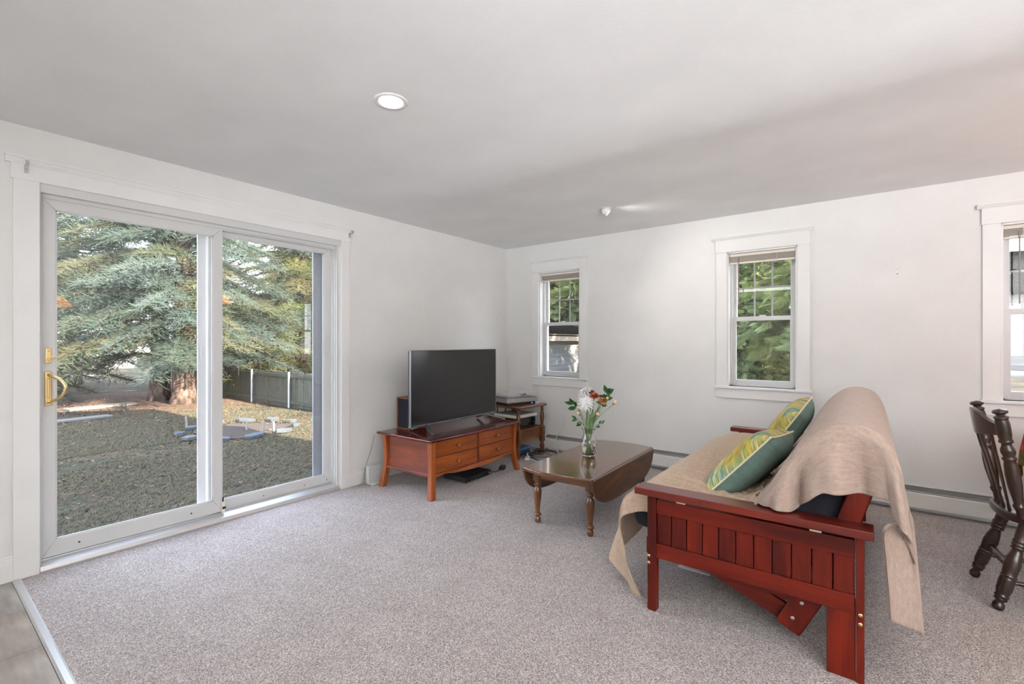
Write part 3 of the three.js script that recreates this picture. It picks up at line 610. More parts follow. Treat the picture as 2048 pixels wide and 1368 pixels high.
// outlet on the window wall and the white cord plugged into it
{
  const t = thing('wall_outlet', 'white duplex wall outlet above the baseboard heater', 'outlet', null, 0.838, 0.39, 0.0);
  part('cover_plate', rbox(-0.036, -0.057, 0, 0.036, 0.057, 0.006, 0.003), M.white, t);
  for (const y of [-0.022, 0.022]) { const r = part('receptacle', rbox(-0.017, y - 0.014, 0.004, 0.017, y + 0.014, 0.0085, 0.003), M.white, t); part('slot', join(box(-0.0075, y - 0.002, 0.008, -0.0055, y + 0.008, 0.0092), box(0.0055, y - 0.002, 0.008, 0.0075, y + 0.008, 0.0092)), M.holeShade, r); }  // slots are solid, their shade put into the near-black colour
}
{
  const t = thing('extension_cord', 'white extension cord running from wall outlet to the carpet', 'cord');
  part('plug', join(rbox(0.823, 0.355, 0.0092, 0.853, 0.383, 0.04, 0.005), cyl(0.008, 0.006, 0.02, 0.838, 0.338, 0.03, 10)), M.white, t);
  part('cord', tube([[0.838, 0.345, 0.032], [0.836, 0.30, 0.05], [0.80, 0.20, 0.085], [0.79, 0.10, 0.11], [0.86, 0.03, 0.16], [0.98, 0.012, 0.26], [1.03, 0.006, 0.42], [0.97, 0.006, 0.52], [0.86, 0.006, 0.55], [0.76, 0.02, 0.56], [0.70, 0.062, 0.535]], 0.0042, 110, 8), M.white, t);
}
// ------------------------------------------------------------------ under the television stand
{
  const t = thing('disc_player', 'flat black disc player on carpet under the television stand', 'disc player', null, 0.62, 0, 1.40, 0.03);
  part('case', rbox(-0.13, 0.006, -0.18, 0.14, 0.05, 0.18, 0.004), M.black, t);
  part('face_plate', rbox(0.139, 0.008, -0.178, 0.146, 0.048, 0.178, 0.002), M.blackGloss, t);
  part('disc_tray', rbox(0.1455, 0.026, -0.05, 0.148, 0.040, 0.09, 0.001), M.black, t);
  part('knob', new THREE.CylinderGeometry(0.009, 0.009, 0.006, 16).rotateZ(Math.PI / 2).translate(0.148, 0.027, -0.15), M.chrome, t);
  for (const z of [0.05, 0.11, 0.165]) part('button', rbox(0.1455, 0.014, z - 0.008, 0.1475, 0.019, z + 0.008, 0.0008), M.chrome, t);
  for (const [x, z] of [[-0.11, -0.15], [0.12, -0.15], [-0.11, 0.15], [0.12, 0.15]]) part('foot', cyl(0.012, 0.012, 0.007, x, 0, z, 10), M.black, t);
}
{
  const t = thing('power_adapter', 'black power adapter on carpet beside the disc player', 'adapter', null, 0.72, 0, 0.99, 0.5);
  part('body', rbox(-0.028, 0.001, -0.045, 0.028, 0.032, 0.045, 0.007, 3), M.black, t);
  part('lead', tube([[0, 0.014, 0.04], [-0.03, 0.006, 0.10], [-0.10, 0.004, 0.14], [-0.16, 0.004, 0.12]], 0.003, 30, 6), M.black, t);
}
{
  const t = thing('router', 'slim grey and white router standing behind the television stand', 'router', null, 0.105, 0, 2.06);
  part('body', rbox(-0.022, 0.012, -0.09, 0.022, 0.17, 0.085, 0.006, 3), std(C0(0.55, 0.57, 0.56), 0.4), t);
  part('stand_foot', rbox(-0.04, 0.001, -0.06, 0.04, 0.014, 0.06, 0.004), M.white, t);
}
single('loose_cable', tube([[0.016, 0.42, 2.0], [0.024, 0.30, 2.04], [0.03, 0.16, 2.10], [0.035, 0.05, 2.13], [0.05, 0.006, 2.17], [0.08, 0.005, 2.22], [0.13, 0.005, 2.24]], 0.003, 50, 6), std(C0(0.42, 0.36, 0.26), 0.6), 'thin tan cable trailing down the wall behind the television stand', 'cable');
// wall hook
{
  const t = thing('wall_hook', 'tiny metal picture hook on bare wall beside the middle window', 'hook', null, 3.814, 1.809, 0);
  part('plate', rbox(-0.006, -0.012, 0, 0.006, 0.016, 0.002, 0.0008), M.steel, t);
  part('hook', tube([[0, 0.012, 0.003], [0, -0.010, 0.004], [0.002, -0.018, 0.012], [0.004, -0.010, 0.018]], 0.0022, 16, 6), M.steel, t);
  part('nail', cyl(0.002, 0.002, 0.012, 0, 0.012, 0.004, 6), M.brass, t);
}
// ------------------------------------------------------------------ baseboard heater along the window wall
{
  const t = thing('baseboard_heater', 'long cream metal baseboard heater under the windows', 'heater');
  const x0 = 0.60, x1 = RX - 0.02, L = x1 - x0, ex = (pts) => extrude(pts.map(([z, y]) => [-z, y]), L).rotateY(Math.PI / 2).translate(x0, 0, 0);
  const hm = std(C0(0.76, 0.745, 0.71), 0.4);
  part('back_panel', uvm(ex([[0, 0.0], [0.004, 0.0], [0.004, 0.178], [0.012, 0.184], [0.012, 0.187], [0, 0.187]]), 0), hm, t);
  part('damper', uvm(ex([[0.010, 0.180], [0.012, 0.182], [0.052, 0.160], [0.050, 0.157]]), 0), std(C0(0.20, 0.205, 0.205), 0.45, { metalness: 0.5 }), t, 'grey metal damper flap');
  part('front_panel', uvm(ex([[0.060, 0.036], [0.064, 0.036], [0.064, 0.138], [0.056, 0.147], [0.054, 0.145], [0.060, 0.136]]), 0), hm, t);
  part('top_lip', uvm(ex([[0.050, 0.1525], [0.058, 0.153], [0.058, 0.157], [0.050, 0.157]]), 0), hm, t);
  part('pipe', new THREE.CylinderGeometry(0.011, 0.011, L - 0.02, 12).rotateZ(Math.PI / 2).translate((x0 + x1) / 2, 0.085, 0.03), std(C0(0.55, 0.28, 0.16), 0.4, { metalness: 0.9 }), t, 'copper pipe');
  const fins = []; for (let x = x0 + 0.05; x < x1 - 0.05; x += 0.008) fins.push(box(x, 0.05, 0.006, x + 0.0006, 0.12, 0.054));
  part('fins', join(fins), M.alu, t, 'aluminium fins').userData.kind = 'stuff';
  part('end_cap', rbox(x0 - 0.012, 0.0, 0, x0 + 0.02, 0.188, 0.068, 0.004), hm, t);
  for (let x = x0 + 0.4; x < x1; x += 0.9) part('bracket', box(x, 0.03, 0.004, x + 0.012, 0.15, 0.06), hm, t);
}
M.oakTop = phys(C0(1.2, 1.05, 0.9), 0.16, { map: T.oak, clearcoat: 0.6, clearcoatRoughness: 0.08 });
M.oakLight = phys(C0(1.2, 1.1, 0.9), 0.3, { map: T.oak, clearcoat: 0.4, clearcoatRoughness: 0.15 });
// ------------------------------------------------------------------ drop-leaf coffee table
{
  const t = thing('coffee_table', 'brown drop-leaf coffee table with turned legs', 'coffee table', null, 1.972, 0, 1.46, 0.02);
  const H = 0.405, hw = 0.262, hl = 0.555;
  const outline = (sx, n = 18) => { const o = []; o.push([-sx, -hl]); for (let k = 1; k < n; k++) { const x = mix(-sx, sx, k / n); o.push([x, -hl - 0.05 * (1 - (x / sx) ** 2)]); } o.push([sx, -hl], [sx, hl]); for (let k = 1; k < n; k++) { const x = mix(sx, -sx, k / n); o.push([x, hl + 0.05 * (1 - (x / sx) ** 2)]); } o.push([-sx, hl]); return o; };
  const top = extrude(outline(hw - 0.010), 0.006, { bevelEnabled: true, bevelThickness: 0.007, bevelSize: 0.010, bevelSegments: 4 }).rotateX(-Math.PI / 2).translate(0, H - 0.013, 0);
  part('top', uvm(top, 2), M.oakTop, t);
  part('top_moulding', uvm(extrude(outline(hw - 0.008), 0.006, { bevelEnabled: true, bevelThickness: 0.002, bevelSize: 0.003, bevelSegments: 2 }).rotateX(-Math.PI / 2).translate(0, H - 0.026, 0), 2), M.oak, t);
  for (const s of [-1, 1]) {
    // leaf hanging from its rule joint
    const pts = []; const n = 36;
    for (let k = 0; k <= n; k++) { const z = mix(-hl, hl, k / n), q = Math.abs(z / hl); pts.push([z, 0.388 - 0.196 * Math.pow(Math.max(0, 1 - Math.pow(q, 4.2)), 0.55)]); }
    pts.push([hl, 0.388]); pts.unshift([-hl, 0.388]);
    const leaf = extrude(pts.map(([z, y]) => [-z, y]), 0.010, { bevelEnabled: true, bevelThickness: 0.004, bevelSize: 0.005, bevelSegments: 2 }).rotateY(Math.PI / 2).translate(s > 0 ? hw - 0.004 : -hw - 0.006, 0, 0);
    const lf = part('drop_leaf', uvm(leaf, 2, s), M.oak, t);
    part('rule_joint', uvm(new THREE.CylinderGeometry(0.013, 0.013, hl * 2 - 0.01, 14).rotateX(Math.PI / 2).translate(s * (hw - 0.001), 0.386, 0), 2), M.oak, lf);
  }
  for (const s of [-1, 1]) part('apron', uvm(box(-0.185, 0.315, s * 0.452, 0.185, 0.388, s * 0.472), 0), M.oakLight, t);
  for (const s of [-1, 1]) part('side_apron', uvm(box(s * 0.214, 0.315, -0.45, s * 0.194, 0.388, 0.45), 2), M.oak, t);
  const leg = join(lathe([[0.012, 0], [0.018, 0.004], [0.022, 0.014], [0.022, 0.028], [0.016, 0.042], [0.014, 0.046], [0.024, 0.05], [0.026, 0.057], [0.024, 0.064], [0.0155, 0.068], [0.0175, 0.10], [0.022, 0.14], [0.0275, 0.19], [0.0285, 0.215], [0.025, 0.238], [0.017, 0.252], [0.015, 0.258], [0.025, 0.263], [0.027, 0.27], [0.025, 0.276], [0.018, 0.28], [0.022, 0.288], [0.024, 0.296]], 22), rbox(-0.025, 0.294, -0.025, 0.025, 0.388, 0.025, 0.003));
  for (const x of [-0.205, 0.205]) for (const z of [-0.462, 0.462]) { const m = part('leg', uvm(leg.clone(), 1, x, z), M.oakLight, t); m.position.set(x, 0, z); }
}
// ------------------------------------------------------------------ vase of flowers
const VX = 1.941, VY = 0.4062, VZ = 1.4765;
{
  const t = thing('glass_vase', 'clear glass hourglass vase half full of water on coffee table', 'vase', null, VX, VY, VZ);
  const o = [[0.0, 0], [0.034, 0], [0.037, 0.004], [0.041, 0.03], [0.049, 0.075], [0.050, 0.095], [0.046, 0.122], [0.035, 0.152], [0.0305, 0.17], [0.033, 0.188], [0.042, 0.206], [0.046, 0.212]];
  const inn = [[0.0445, 0.212], [0.0405, 0.206], [0.0315, 0.188], [0.029, 0.17], [0.0335, 0.152], [0.0445, 0.122], [0.0485, 0.095], [0.0475, 0.075], [0.0395, 0.03], [0.034, 0.010], [0, 0.009]];
  for (const q of [...o, ...inn]) q[0] *= 1.22;
  part('body', lathe([...o, ...inn], 40), phys(0xffffff, 0.0, { transmission: 1, thickness: 0.01, ior: 1.45 }), t);
  part('water', lathe([[0, 0.0095], [0.0338, 0.0105], [0.0393, 0.03], [0.0473, 0.075], [0.0478, 0.083], [0, 0.083]].map(([r, y]) => [r * 1.215, y]), 36), phys(C0(0.97, 1, 0.97), 0.0, { transmission: 1, thickness: 0.01, ior: 1.33, attenuationColor: C0(0.75, 0.9, 0.7), attenuationDistance: 0.25 }), t);
}
M.stem = std(C0(0.10, 0.21, 0.065), 0.55);
M.stem2 = std(C0(0.17, 0.27, 0.10), 0.55);
M.leaf = std(C0(0.035, 0.12, 0.03), 0.35, { side: THREE.DoubleSide });
M.petalW = phys(C0(0.86, 0.86, 0.84), 0.7, { side: THREE.DoubleSide });
M.petalR = phys(C0(0.50, 0.075, 0.03), 0.7, { side: THREE.DoubleSide });
M.petalO = phys(C0(0.72, 0.30, 0.15), 0.7, { side: THREE.DoubleSide });
M.bud = phys(C0(0.78, 0.60, 0.36), 0.6, { side: THREE.DoubleSide });
{
  // world point of a flower: foot of the stem in the water, neck of the vase, head
  const neck = (a, r) => V(VX + Math.cos(a) * r, VY + 0.172, VZ + Math.sin(a) * r);
  const UPY = V(0, 1, 0);
  let idx = 0;
  const stemFor = (head, parent, r = 0.0024, m = M.stem) => {
    const d = V(head.x - VX, 0, head.z - VZ), a = d.length() > 0.004 ? Math.atan2(d.z, d.x) : rnd() * 6.28;
    const nr = 0.006 + 0.021 * ((idx * 0.618) % 1), foot = V(VX - Math.cos(a + rr(-0.5, 0.5)) * rr(0.006, 0.024), VY + 0.012, VZ - Math.sin(a + rr(-0.5, 0.5)) * rr(0.006, 0.024)); idx++;
    const nk = neck(a + rr(-0.35, 0.35), nr);
    const mid = nk.clone().lerp(head, 0.5).add(V(-d.x * 0.12, 0.01, -d.z * 0.12));
    return part('stem', tube([foot, nk, mid, head], r, 26, 6), m, parent);
  };
  const petal = (L, W, curl) => grid(4, 5, (u, v) => { const s = Math.sin(Math.PI * Math.pow(v, 0.75)) * 0.5 + 0.12 * (1 - v), x = (u - 0.5) * W * 2 * s; return [x, L * v, curl * L * v * v - Math.abs(u - 0.5) * W * 0.35]; });
  const orient = (g, d) => g.applyQuaternion(new THREE.Quaternion().setFromUnitVectors(UPY, d.clone().normalize()));
  const daisy = (label, px, py, pz, dir, R) => {
    const h = V(px, py, pz), t = thing('chrysanthemum', label, 'flower');
    stemFor(h.clone().addScaledVector(V(...dir).normalize(), -0.01), t, 0.0034);
    for (let ring = 0; ring < 4; ring++) {
      const n = [15, 14, 11, 7][ring], L = R * [1, 0.92, 0.75, 0.5][ring], tilt = [1.50, 1.22, 0.9, 0.5][ring];
      for (let k = 0; k < n; k++) {
        const g = petal(L * rr(0.86, 1.1), R * 0.17, 0.28).rotateX(tilt + rr(-0.14, 0.14)).translate(0, 0.002 * ring, 0).rotateY((k / n) * 6.283 + ring * 0.3 + rr(-0.08, 0.08));
        part('petal', orient(g, V(...dir)).translate(h.x, h.y, h.z), M.petalW, t);
      }
    }
    part('heart', orient(new THREE.SphereGeometry(R * 0.16, 12, 8).scale(1, 0.6, 1).translate(0, 0.008, 0), V(...dir)).translate(h.x, h.y, h.z), std(C0(0.82, 0.74, 0.60), 0.8), t);
    return rebase(t, VX, VY, VZ);
  };
  daisy('large white chrysanthemum facing the viewer, lower of the two', VX + 0.002, VY + 0.405, VZ + 0.055, [0.25, 0.35, 0.9], 0.072);
  daisy('large white chrysanthemum facing up, topmost of the two', VX - 0.022, VY + 0.488, VZ + 0.012, [-0.30, 0.80, 0.42], 0.068);
  const carn = (label, px, py, pz, m, R, dir = [0, 1, 0.2]) => {
    const h = V(px, py, pz), d = V(...dir).normalize(), t = thing('carnation', label, 'flower');
    stemFor(h.clone().addScaledVector(d, -0.022), t);
    part('calyx', orient(lathe([[0.002, -0.026], [0.007, -0.02], [0.008, -0.004], [0.010, 0.002]], 10), d).translate(h.x, h.y, h.z), M.stem2, t);
    for (let k = 0; k < 26; k++) {
      const ring = k % 3, g = grid(5, 4, (u, v) => { const a = (u - 0.5) * 1.5; return [Math.sin(a) * R * v * 0.8, R * v, 0.006 * Math.sin(u * 14) * v + R * 0.2 * v * v]; }).rotateX([0.35, 0.8, 1.25][ring] + rr(-0.12, 0.12)).rotateY(k * 2.4);
      part('petal', orient(g, d).translate(h.x, h.y, h.z), k % 5 === 0 ? M.petalO : m, t);
    }
    return rebase(t, VX, VY, VZ);
  };
  carn('deep red carnation half hidden between the white flowers', VX + 0.004, VY + 0.474, VZ - 0.03, M.petalR, 0.027);
  carn('red carnation to one side of the white flowers, topmost orange-red head', VX + 0.042, VY + 0.448, VZ - 0.01, M.petalR, 0.033, [0.2, 1, 0.3]);
  carn('orange-red carnation with pale edges, outermost from the white flowers', VX + 0.092, VY + 0.412, VZ - 0.045, M.petalO, 0.031, [0.5, 0.9, 0.2]);
  const bud = (label, px, py, pz, s, dir = [0, 1, 0]) => {
    const h = V(px, py, pz), d = V(...dir).normalize(), t = thing('flower_bud', label, 'flower');
    stemFor(h.clone().addScaledVector(d, -0.012), t, 0.0018, M.stem2);
    part('calyx', orient(lathe([[0.002, -0.014], [0.007 * s, -0.008], [0.008 * s, 0.002]], 10), d).translate(h.x, h.y, h.z), M.stem2, t);
    part('petals', orient(lathe([[0.007 * s, -0.002], [0.012 * s, 0.008], [0.011 * s, 0.016], [0.004 * s, 0.022 * s], [0, 0.022 * s]], 12), d).translate(h.x, h.y, h.z), M.bud, t);
    return rebase(t, VX, VY, VZ);
  };
  bud('cream flower bud farthest out on the window side of the bouquet', VX + 0.165, VY + 0.402, VZ - 0.09, 1.3, [0.6, 0.9, -0.2]);
  bud('small cream bud just above the orange carnation', VX + 0.125, VY + 0.432, VZ - 0.06, 0.9);
  bud('small cream bud hanging under the lower white flower', VX - 0.05, VY + 0.355, VZ + 0.06, 1.1, [-0.4, 0.8, 0.4]);
  bud('cream bud low on the television side of the bouquet', VX - 0.055, VY + 0.315, VZ + 0.05, 0.9, [-0.6, 0.8, 0.3]);
  bud('yellow-green bud low inside the stems', VX + 0.065, VY + 0.315, VZ - 0.01, 1.0, [0.5, 0.9, 0.1]);
  const leafG = (L, W) => grid(6, 8, (u, v) => { const w = W * Math.sin(Math.PI * Math.pow(v, 0.8)) * (u - 0.5) * 2; return [w, L * v, 0.12 * L * v * v + Math.abs(u - 0.5) * W * 0.7]; });
  const sprig = (label, tip, leaves) => {
    const t = thing('leafy_sprig', label, 'foliage'), h = V(...tip);
    stemFor(h, t, 0.0022, M.stem);
    const nk = V(VX, VY + 0.172, VZ);
    for (const [f, az, el, L] of leaves) {
      const p = nk.clone().lerp(h, f), d = V(Math.cos(az) * Math.cos(el), Math.sin(el), Math.sin(az) * Math.cos(el));
      part('leaf', orient(leafG(L, L * 0.27), d).translate(p.x, p.y, p.z), M.leaf, t);
    }
    return rebase(t, VX, VY, VZ);
  };
  sprig('dark green leafy sprig rising highest on the window side', [VX + 0.115, VY + 0.475, VZ - 0.08], [[1, 2.2, 1.3, 0.072], [0.97, -0.55, 0.6, 0.07], [0.9, 2.6, 0.4, 0.06], [0.86, -0.4, 0.1, 0.065], [0.8, 0.5, 0.5, 0.055], [0.75, 3.0, 0.2, 0.05], [0.92, 1.4, 0.7, 0.05], [1, 0.2, 0.9, 0.06], [0.88, -1.2, 0.3, 0.055], [0.7, -0.2, 0.0, 0.045]]);
  sprig('dark green leafy sprig spreading toward the television', [VX - 0.085, VY + 0.40, VZ + 0.075], [[1, 2.5, 0.25, 0.075], [0.98, 1.9, 0.9, 0.07], [0.9, 2.3, -0.35, 0.06], [0.85, 2.9, -0.1, 0.065], [0.9, 0.8, 0.9, 0.06]]);
  sprig('green sprig with rounded leaves low on the television side', [VX - 0.075, VY + 0.285, VZ + 0.055], [[1, 2.4, 0.6, 0.045], [0.95, 2.9, -0.4, 0.045], [0.8, 1.6, -0.5, 0.04], [0.6, 2.6, -0.2, 0.045], [0.7, 0.6, 0.2, 0.035]]);
  sprig('short leafy sprig near the vase rim on the window side', [VX + 0.085, VY + 0.25, VZ - 0.03], [[1, -0.4, 0.6, 0.04], [0.8, 0.6, 0.1, 0.035], [0.6, -0.8, 0.0, 0.035], [0.9, -1.6, 0.7, 0.035]]);
  // filler stems inside the bouquet
  const t = thing('bouquet_filler', 'bundle of bare green flower stems filling the vase', 'greenery');
  for (let k = 0; k < 26; k++) { const a = k * 2.4, r = 0.02 + 0.05 * ((k * 0.38) % 1); stemFor(V(VX + Math.cos(a) * r + 0.02, VY + rr(0.30, 0.40), VZ + Math.sin(a) * r - 0.01), t, rr(0.0016, 0.003), k % 2 ? M.stem : M.stem2); }
  rebase(t, VX, VY, VZ);
}
// ------------------------------------------------------------------ futon frame
const FZ0 = 0.45, FZ1 = 2.53;
{
  const t = thing('futon_sofa', 'red mahogany slatted futon sofa frame', 'futon');
  for (const [zc, s] of [[2.475, 1], [0.505, -1]]) {
    const arm = new THREE.Group(); arm.name = 'arm'; t.add(arm);
    const zo = zc + s * 0.03, zi = zc - s * 0.012, B = (x0, y0, z0, x1, y1, z1, r = 0.003) => rbox(x0, y0, Math.min(z0, z1), x1, y1, Math.max(z0, z1), r);
    part('arm_rest', uvm(B(2.742, 0.546, zc - 0.05, 3.652, 0.579, zc + 0.055, 0.004), 0), M.mahogTop, arm);
    part('post', uvm(B(2.797, 0, zi, 2.838, 0.546, zo), 1), M.mahog, arm);
    part('post', uvm(B(3.599, 0, zi, 3.624, 0.546, zo), 1), M.mahog, arm);
    part('leg_board', uvm(B(3.506, 0.0, zi, 3.597, 0.30, zo - s * 0.008), 1), M.mahog, arm);
    part('rail', uvm(B(2.838, 0.462, zi, 3.595, 0.528, zo - s * 0.006), 0), M.mahog, arm);
    part('rail', uvm(B(2.838, 0.252, zi, 3.595, 0.321, zo - s * 0.006), 0, 0.4, 0.3), M.mahog, arm);
    const n = 11, w = (3.595 - 2.838) / n;
    for (let k = 0; k < n; k++) part('panel_board', uvm(B(2.838 + k * w + 0.0016, 0.319, zi + s * 0.004, 2.838 + (k + 1) * w - 0.0016, 0.464, zo - s * 0.013, 0.0035), 1, k * 0.31, k * 0.17), M.mahog, arm);
    for (const [x, y] of [[2.804, 0.257], [2.804, 0.224], [3.611, 0.256], [3.611, 0.222]]) part('bolt', new THREE.SphereGeometry(0.0075, 12, 8).scale(1, 1, 0.5).translate(x + 0.001, y, zo), M.brass, arm);
    for (const x of [2.93, 3.45]) part('spacer', box(x, 0.527, zc - 0.01, x + 0.04, 0.547, zo - s * 0.012), M.spacer, arm);
  }
  // seat and back decks
  const za = 0.545, zb = 2.435;
  part('seat_rail', uvm(rbox(2.765, 0.235, za, 2.80, 0.315, zb, 0.004), 2), M.mahog, t);
  part('seat_rail', uvm(rbox(3.33, 0.20, za, 3.37, 0.27, zb, 0.004), 2), M.mahog, t);
  for (const z of [za + 0.012, zb - 0.012]) {
    part('seat_stile', uvm(bar([2.77, 0.285, z], [3.40, 0.235, z], 0.07, 0.022, 0.003), 0), M.mahog, t);
    part('back_stile', uvm(bar([3.475, 0.25, z], [3.617, 0.712, z], 0.076, 0.024, 0.009), 1), M.mahog, t);
  }
  for (let k = 0; k < 9; k++) part('slat', uvm(box(2.80 + k * 0.065, 0.272 - k * 0.005, za + 0.02, 2.845 + k * 0.065, 0.286 - k * 0.005, zb - 0.02), 2), M.mahog, t);
  for (let k = 0; k < 6; k++) { const f = 0.12 + k * 0.145; part('slat', uvm(rbox(mix(3.47, 3.615, f), mix(0.25, 0.71, f) - 0.03, za + 0.02, mix(3.47, 3.615, f) + 0.016, mix(0.25, 0.71, f) + 0.03, zb - 0.02, 0.002), 2), M.mahog, t); }
  // folding mechanism under the near arm
  part('pivot_bar', uvm(bar([3.00, 0.262, 2.385], [3.41, 0.105, 2.385], 0.075, 0.022, 0.004), 0), M.mahog, t);
  const link = part('pivot_link', uvm(bar([3.365, 0.075, 2.412], [3.45, 0.245, 2.412], 0.098, 0.024, 0.011), 1), M.mahog, t);
  for (const [x, y] of [[3.385, 0.128], [3.418, 0.2]]) part('bolt', new THREE.SphereGeometry(0.008, 12, 8).scale(1, 1, 0.4).translate(x, y, 2.424), M.steel, link);
  rebase(t, 3.2, 0, 1.49);
}
// ------------------------------------------------------------------ futon mattress: one thick pad folded into seat and back
{
  const prof = [[2.70, 0.345], [2.675, 0.40], [2.69, 0.455], [2.74, 0.485], [2.95, 0.488], [3.15, 0.475], [3.235, 0.50], [3.30, 0.60], [3.40, 0.77], [3.47, 0.87], [3.54, 0.905], [3.63, 0.885], [3.665, 0.82], [3.62, 0.70], [3.555, 0.56], [3.50, 0.42], [3.44, 0.33], [3.30, 0.305], [3.05, 0.315], [2.85, 0.335]];
  const c = new THREE.CatmullRomCurve3(prof.map(([x, y]) => V(x, y, 0)), true).getPoints(60).map((p) => [p.x, p.y]); c.pop();
  const g = extrude(c, 1.775, { bevelEnabled: true, bevelThickness: 0.03, bevelSize: 0.02, bevelOffset: -0.02, bevelSegments: 3 }).translate(0, 0, 0.59);
  const t = thing('futon_mattress', 'black cloth futon mattress mostly hidden by throws', 'mattress');
  part('pad', toCreasedNormals(g, 0.9), M.blackCloth, t);
  rebase(t, 3.2, 0.3, 1.49);
}
// ------------------------------------------------------------------ throws
function sampler(pts) {
  const c = new THREE.CatmullRomCurve3(pts.map(([x, y]) => V(x, y, 0)), false, 'centripetal'), L = c.getLength();
  return { L, at: (u) => c.getPointAt(clamp(u)), nrm: (u) => { const a = c.getTangentAt(clamp(u)); return V(-a.y, a.x, 0); } };
}
// closes a cloth sheet with a back side a few millimetres below it
function thicken(nu, nv, fn, th, uvScale) {
  const P = []; for (let j = 0; j <= nv; j++) for (let i = 0; i <= nu; i++) P.push(fn(i / nu, j / nv));
  const id = (i, j) => j * (nu + 1) + i;
  const top = grid(nu, nv, (u, v) => P[id(Math.round(u * nu), Math.round(v * nv))].toArray(), (u, v) => [u * uvScale[0], v * uvScale[1]]);
  const n = top.attributes.normal, p = top.attributes.position, cnt = p.count, pos = new Float32Array(cnt * 6), uv = new Float32Array(cnt * 4), ix = [];
  for (let k = 0; k < cnt; k++) for (let c = 0; c < 3; c++) { pos[k * 3 + c] = p.array[k * 3 + c]; pos[(k + cnt) * 3 + c] = p.array[k * 3 + c] - n.array[k * 3 + c] * th; }
  for (let k = 0; k < cnt * 2; k++) uv[k] = top.attributes.uv.array[k], uv[k + cnt * 2] = top.attributes.uv.array[k];
  const src = top.index.array; for (let k = 0; k < src.length; k += 3) { ix.push(src[k], src[k + 1], src[k + 2], src[k] + cnt, src[k + 2] + cnt, src[k + 1] + cnt); }
  const edge = (a, b) => ix.push(a, a + cnt, b, b, a + cnt, b + cnt);
  for (let i = 0; i < nu; i++) { edge(id(i, 0), id(i + 1, 0)); edge(id(i + 1, nv), id(i, nv)); }
  for (let j = 0; j < nv; j++) { edge(id(0, j + 1), id(0, j)); edge(id(nu, j), id(nu, j + 1)); }
  const g = new THREE.BufferGeometry(); g.setAttribute('position', new THREE.BufferAttribute(pos, 3)); g.setAttribute('uv', new THREE.BufferAttribute(uv, 2)); g.setIndex(ix); g.computeVertexNormals();
  return g;
}
{
  // tan throw over the seat, hanging over the front edge
  const top = sampler([[3.232, 0.548], [3.20, 0.518], [3.12, 0.502], [2.95, 0.512], [2.78, 0.512], [2.70, 0.502], [2.648, 0.47], [2.632, 0.42], [2.622, 0.34], [2.612, 0.24]]);
  const nu = 150, nv = 260, z0 = 0.60, z1 = 2.40;
  const flatPart = 0.94;
  const fn = (u, vv) => {
    const v = Math.min(1, vv / flatPart), s = Math.max(0, (vv - flatPart) / (1 - flatPart)) * 0.10;
    const z = mix(z0, z1, v), near = smooth(0.62, 1, v), far = smooth(0.25, 0, v);
    let p = top.at(u), nn = top.nrm(u).negate(); if (nn.y < -0.2) nn.negate();
    const seat = smooth(0.66, 0.5, u);
    // fine creases that fan out from the near back corner
    const cx = p.x - 3.05, cz = z - 2.75, ang = Math.atan2(cz, cx), rad = Math.hypot(cx, cz);
    const ph = 120 * (z * 0.87 - (p.x - 3) * 0.42) + 9 * noise3(p.x * 3, 0, z * 3, 2);
    let w = (0.016 * (0.5 - Math.pow(Math.abs(Math.sin(ph * 0.5)), 0.7)) + 0.005 * Math.sin(ph * 0.31 + 1)) * smooth(0.9, 1.5, z) * seat * (0.35 + 0.9 * noise3(p.x * 5, 3, z * 4, 8)) + 0.003 * Math.sin(ang * 60) * seat;
    w += 0.010 * (noise3(p.x * 7, 1, z * 3.2, 7) - 0.5) * seat + 0.022 * far * seat + 0.012 * Math.sin(v * Math.PI) * seat;
    const q = V(p.x, p.y, z).addScaledVector(V(nn.x, Math.abs(nn.y), 0).normalize(), Math.max(0.006, 0.013 + w));
    // hanging part: shallow folds, longer at the near corner where the hem flares out
    const h = smooth(0.70, 1, u);
    if (h > 0) {
      const fold = Math.sin(z * 17 + 1.2) * 0.016 + Math.sin(z * 31) * 0.006;
      const nr = smooth(0.66, 0.94, v), curl = smooth(0.93, 1, v);
      q.x += -h * (0.018 + fold * (1 - nr * 0.5)) - h * nr * 0.055 + h * h * curl * 0.125;
      q.y -= h * nr * 0.115 + h * h * curl * 0.085 + h * 0.04 * noise3(z * 2, 3, 0, 3);
      q.z += h * nr * 0.055 - h * h * curl * 0.06;
    }
    // short overhang at the near end, falling beside the mattress
    if (s > 0) { q.z += 0.012 * smooth(0, 0.02, s) + h * s * 0.1; q.y -= s * (1 - h * 0.35); q.x += h * s * 0.75 + s * 0.1 * Math.sin(u * 40); }
    return q;
  };
  const t = thing('seat_throw', 'tan fleece throw spread over the futon seat', 'blanket');
  part('cloth', thicken(nu, nv, fn, 0.005, [1.3, 1.9]), M.fleeceTan, t);
  rebase(t, 3.0, 0.45, 1.5);
}
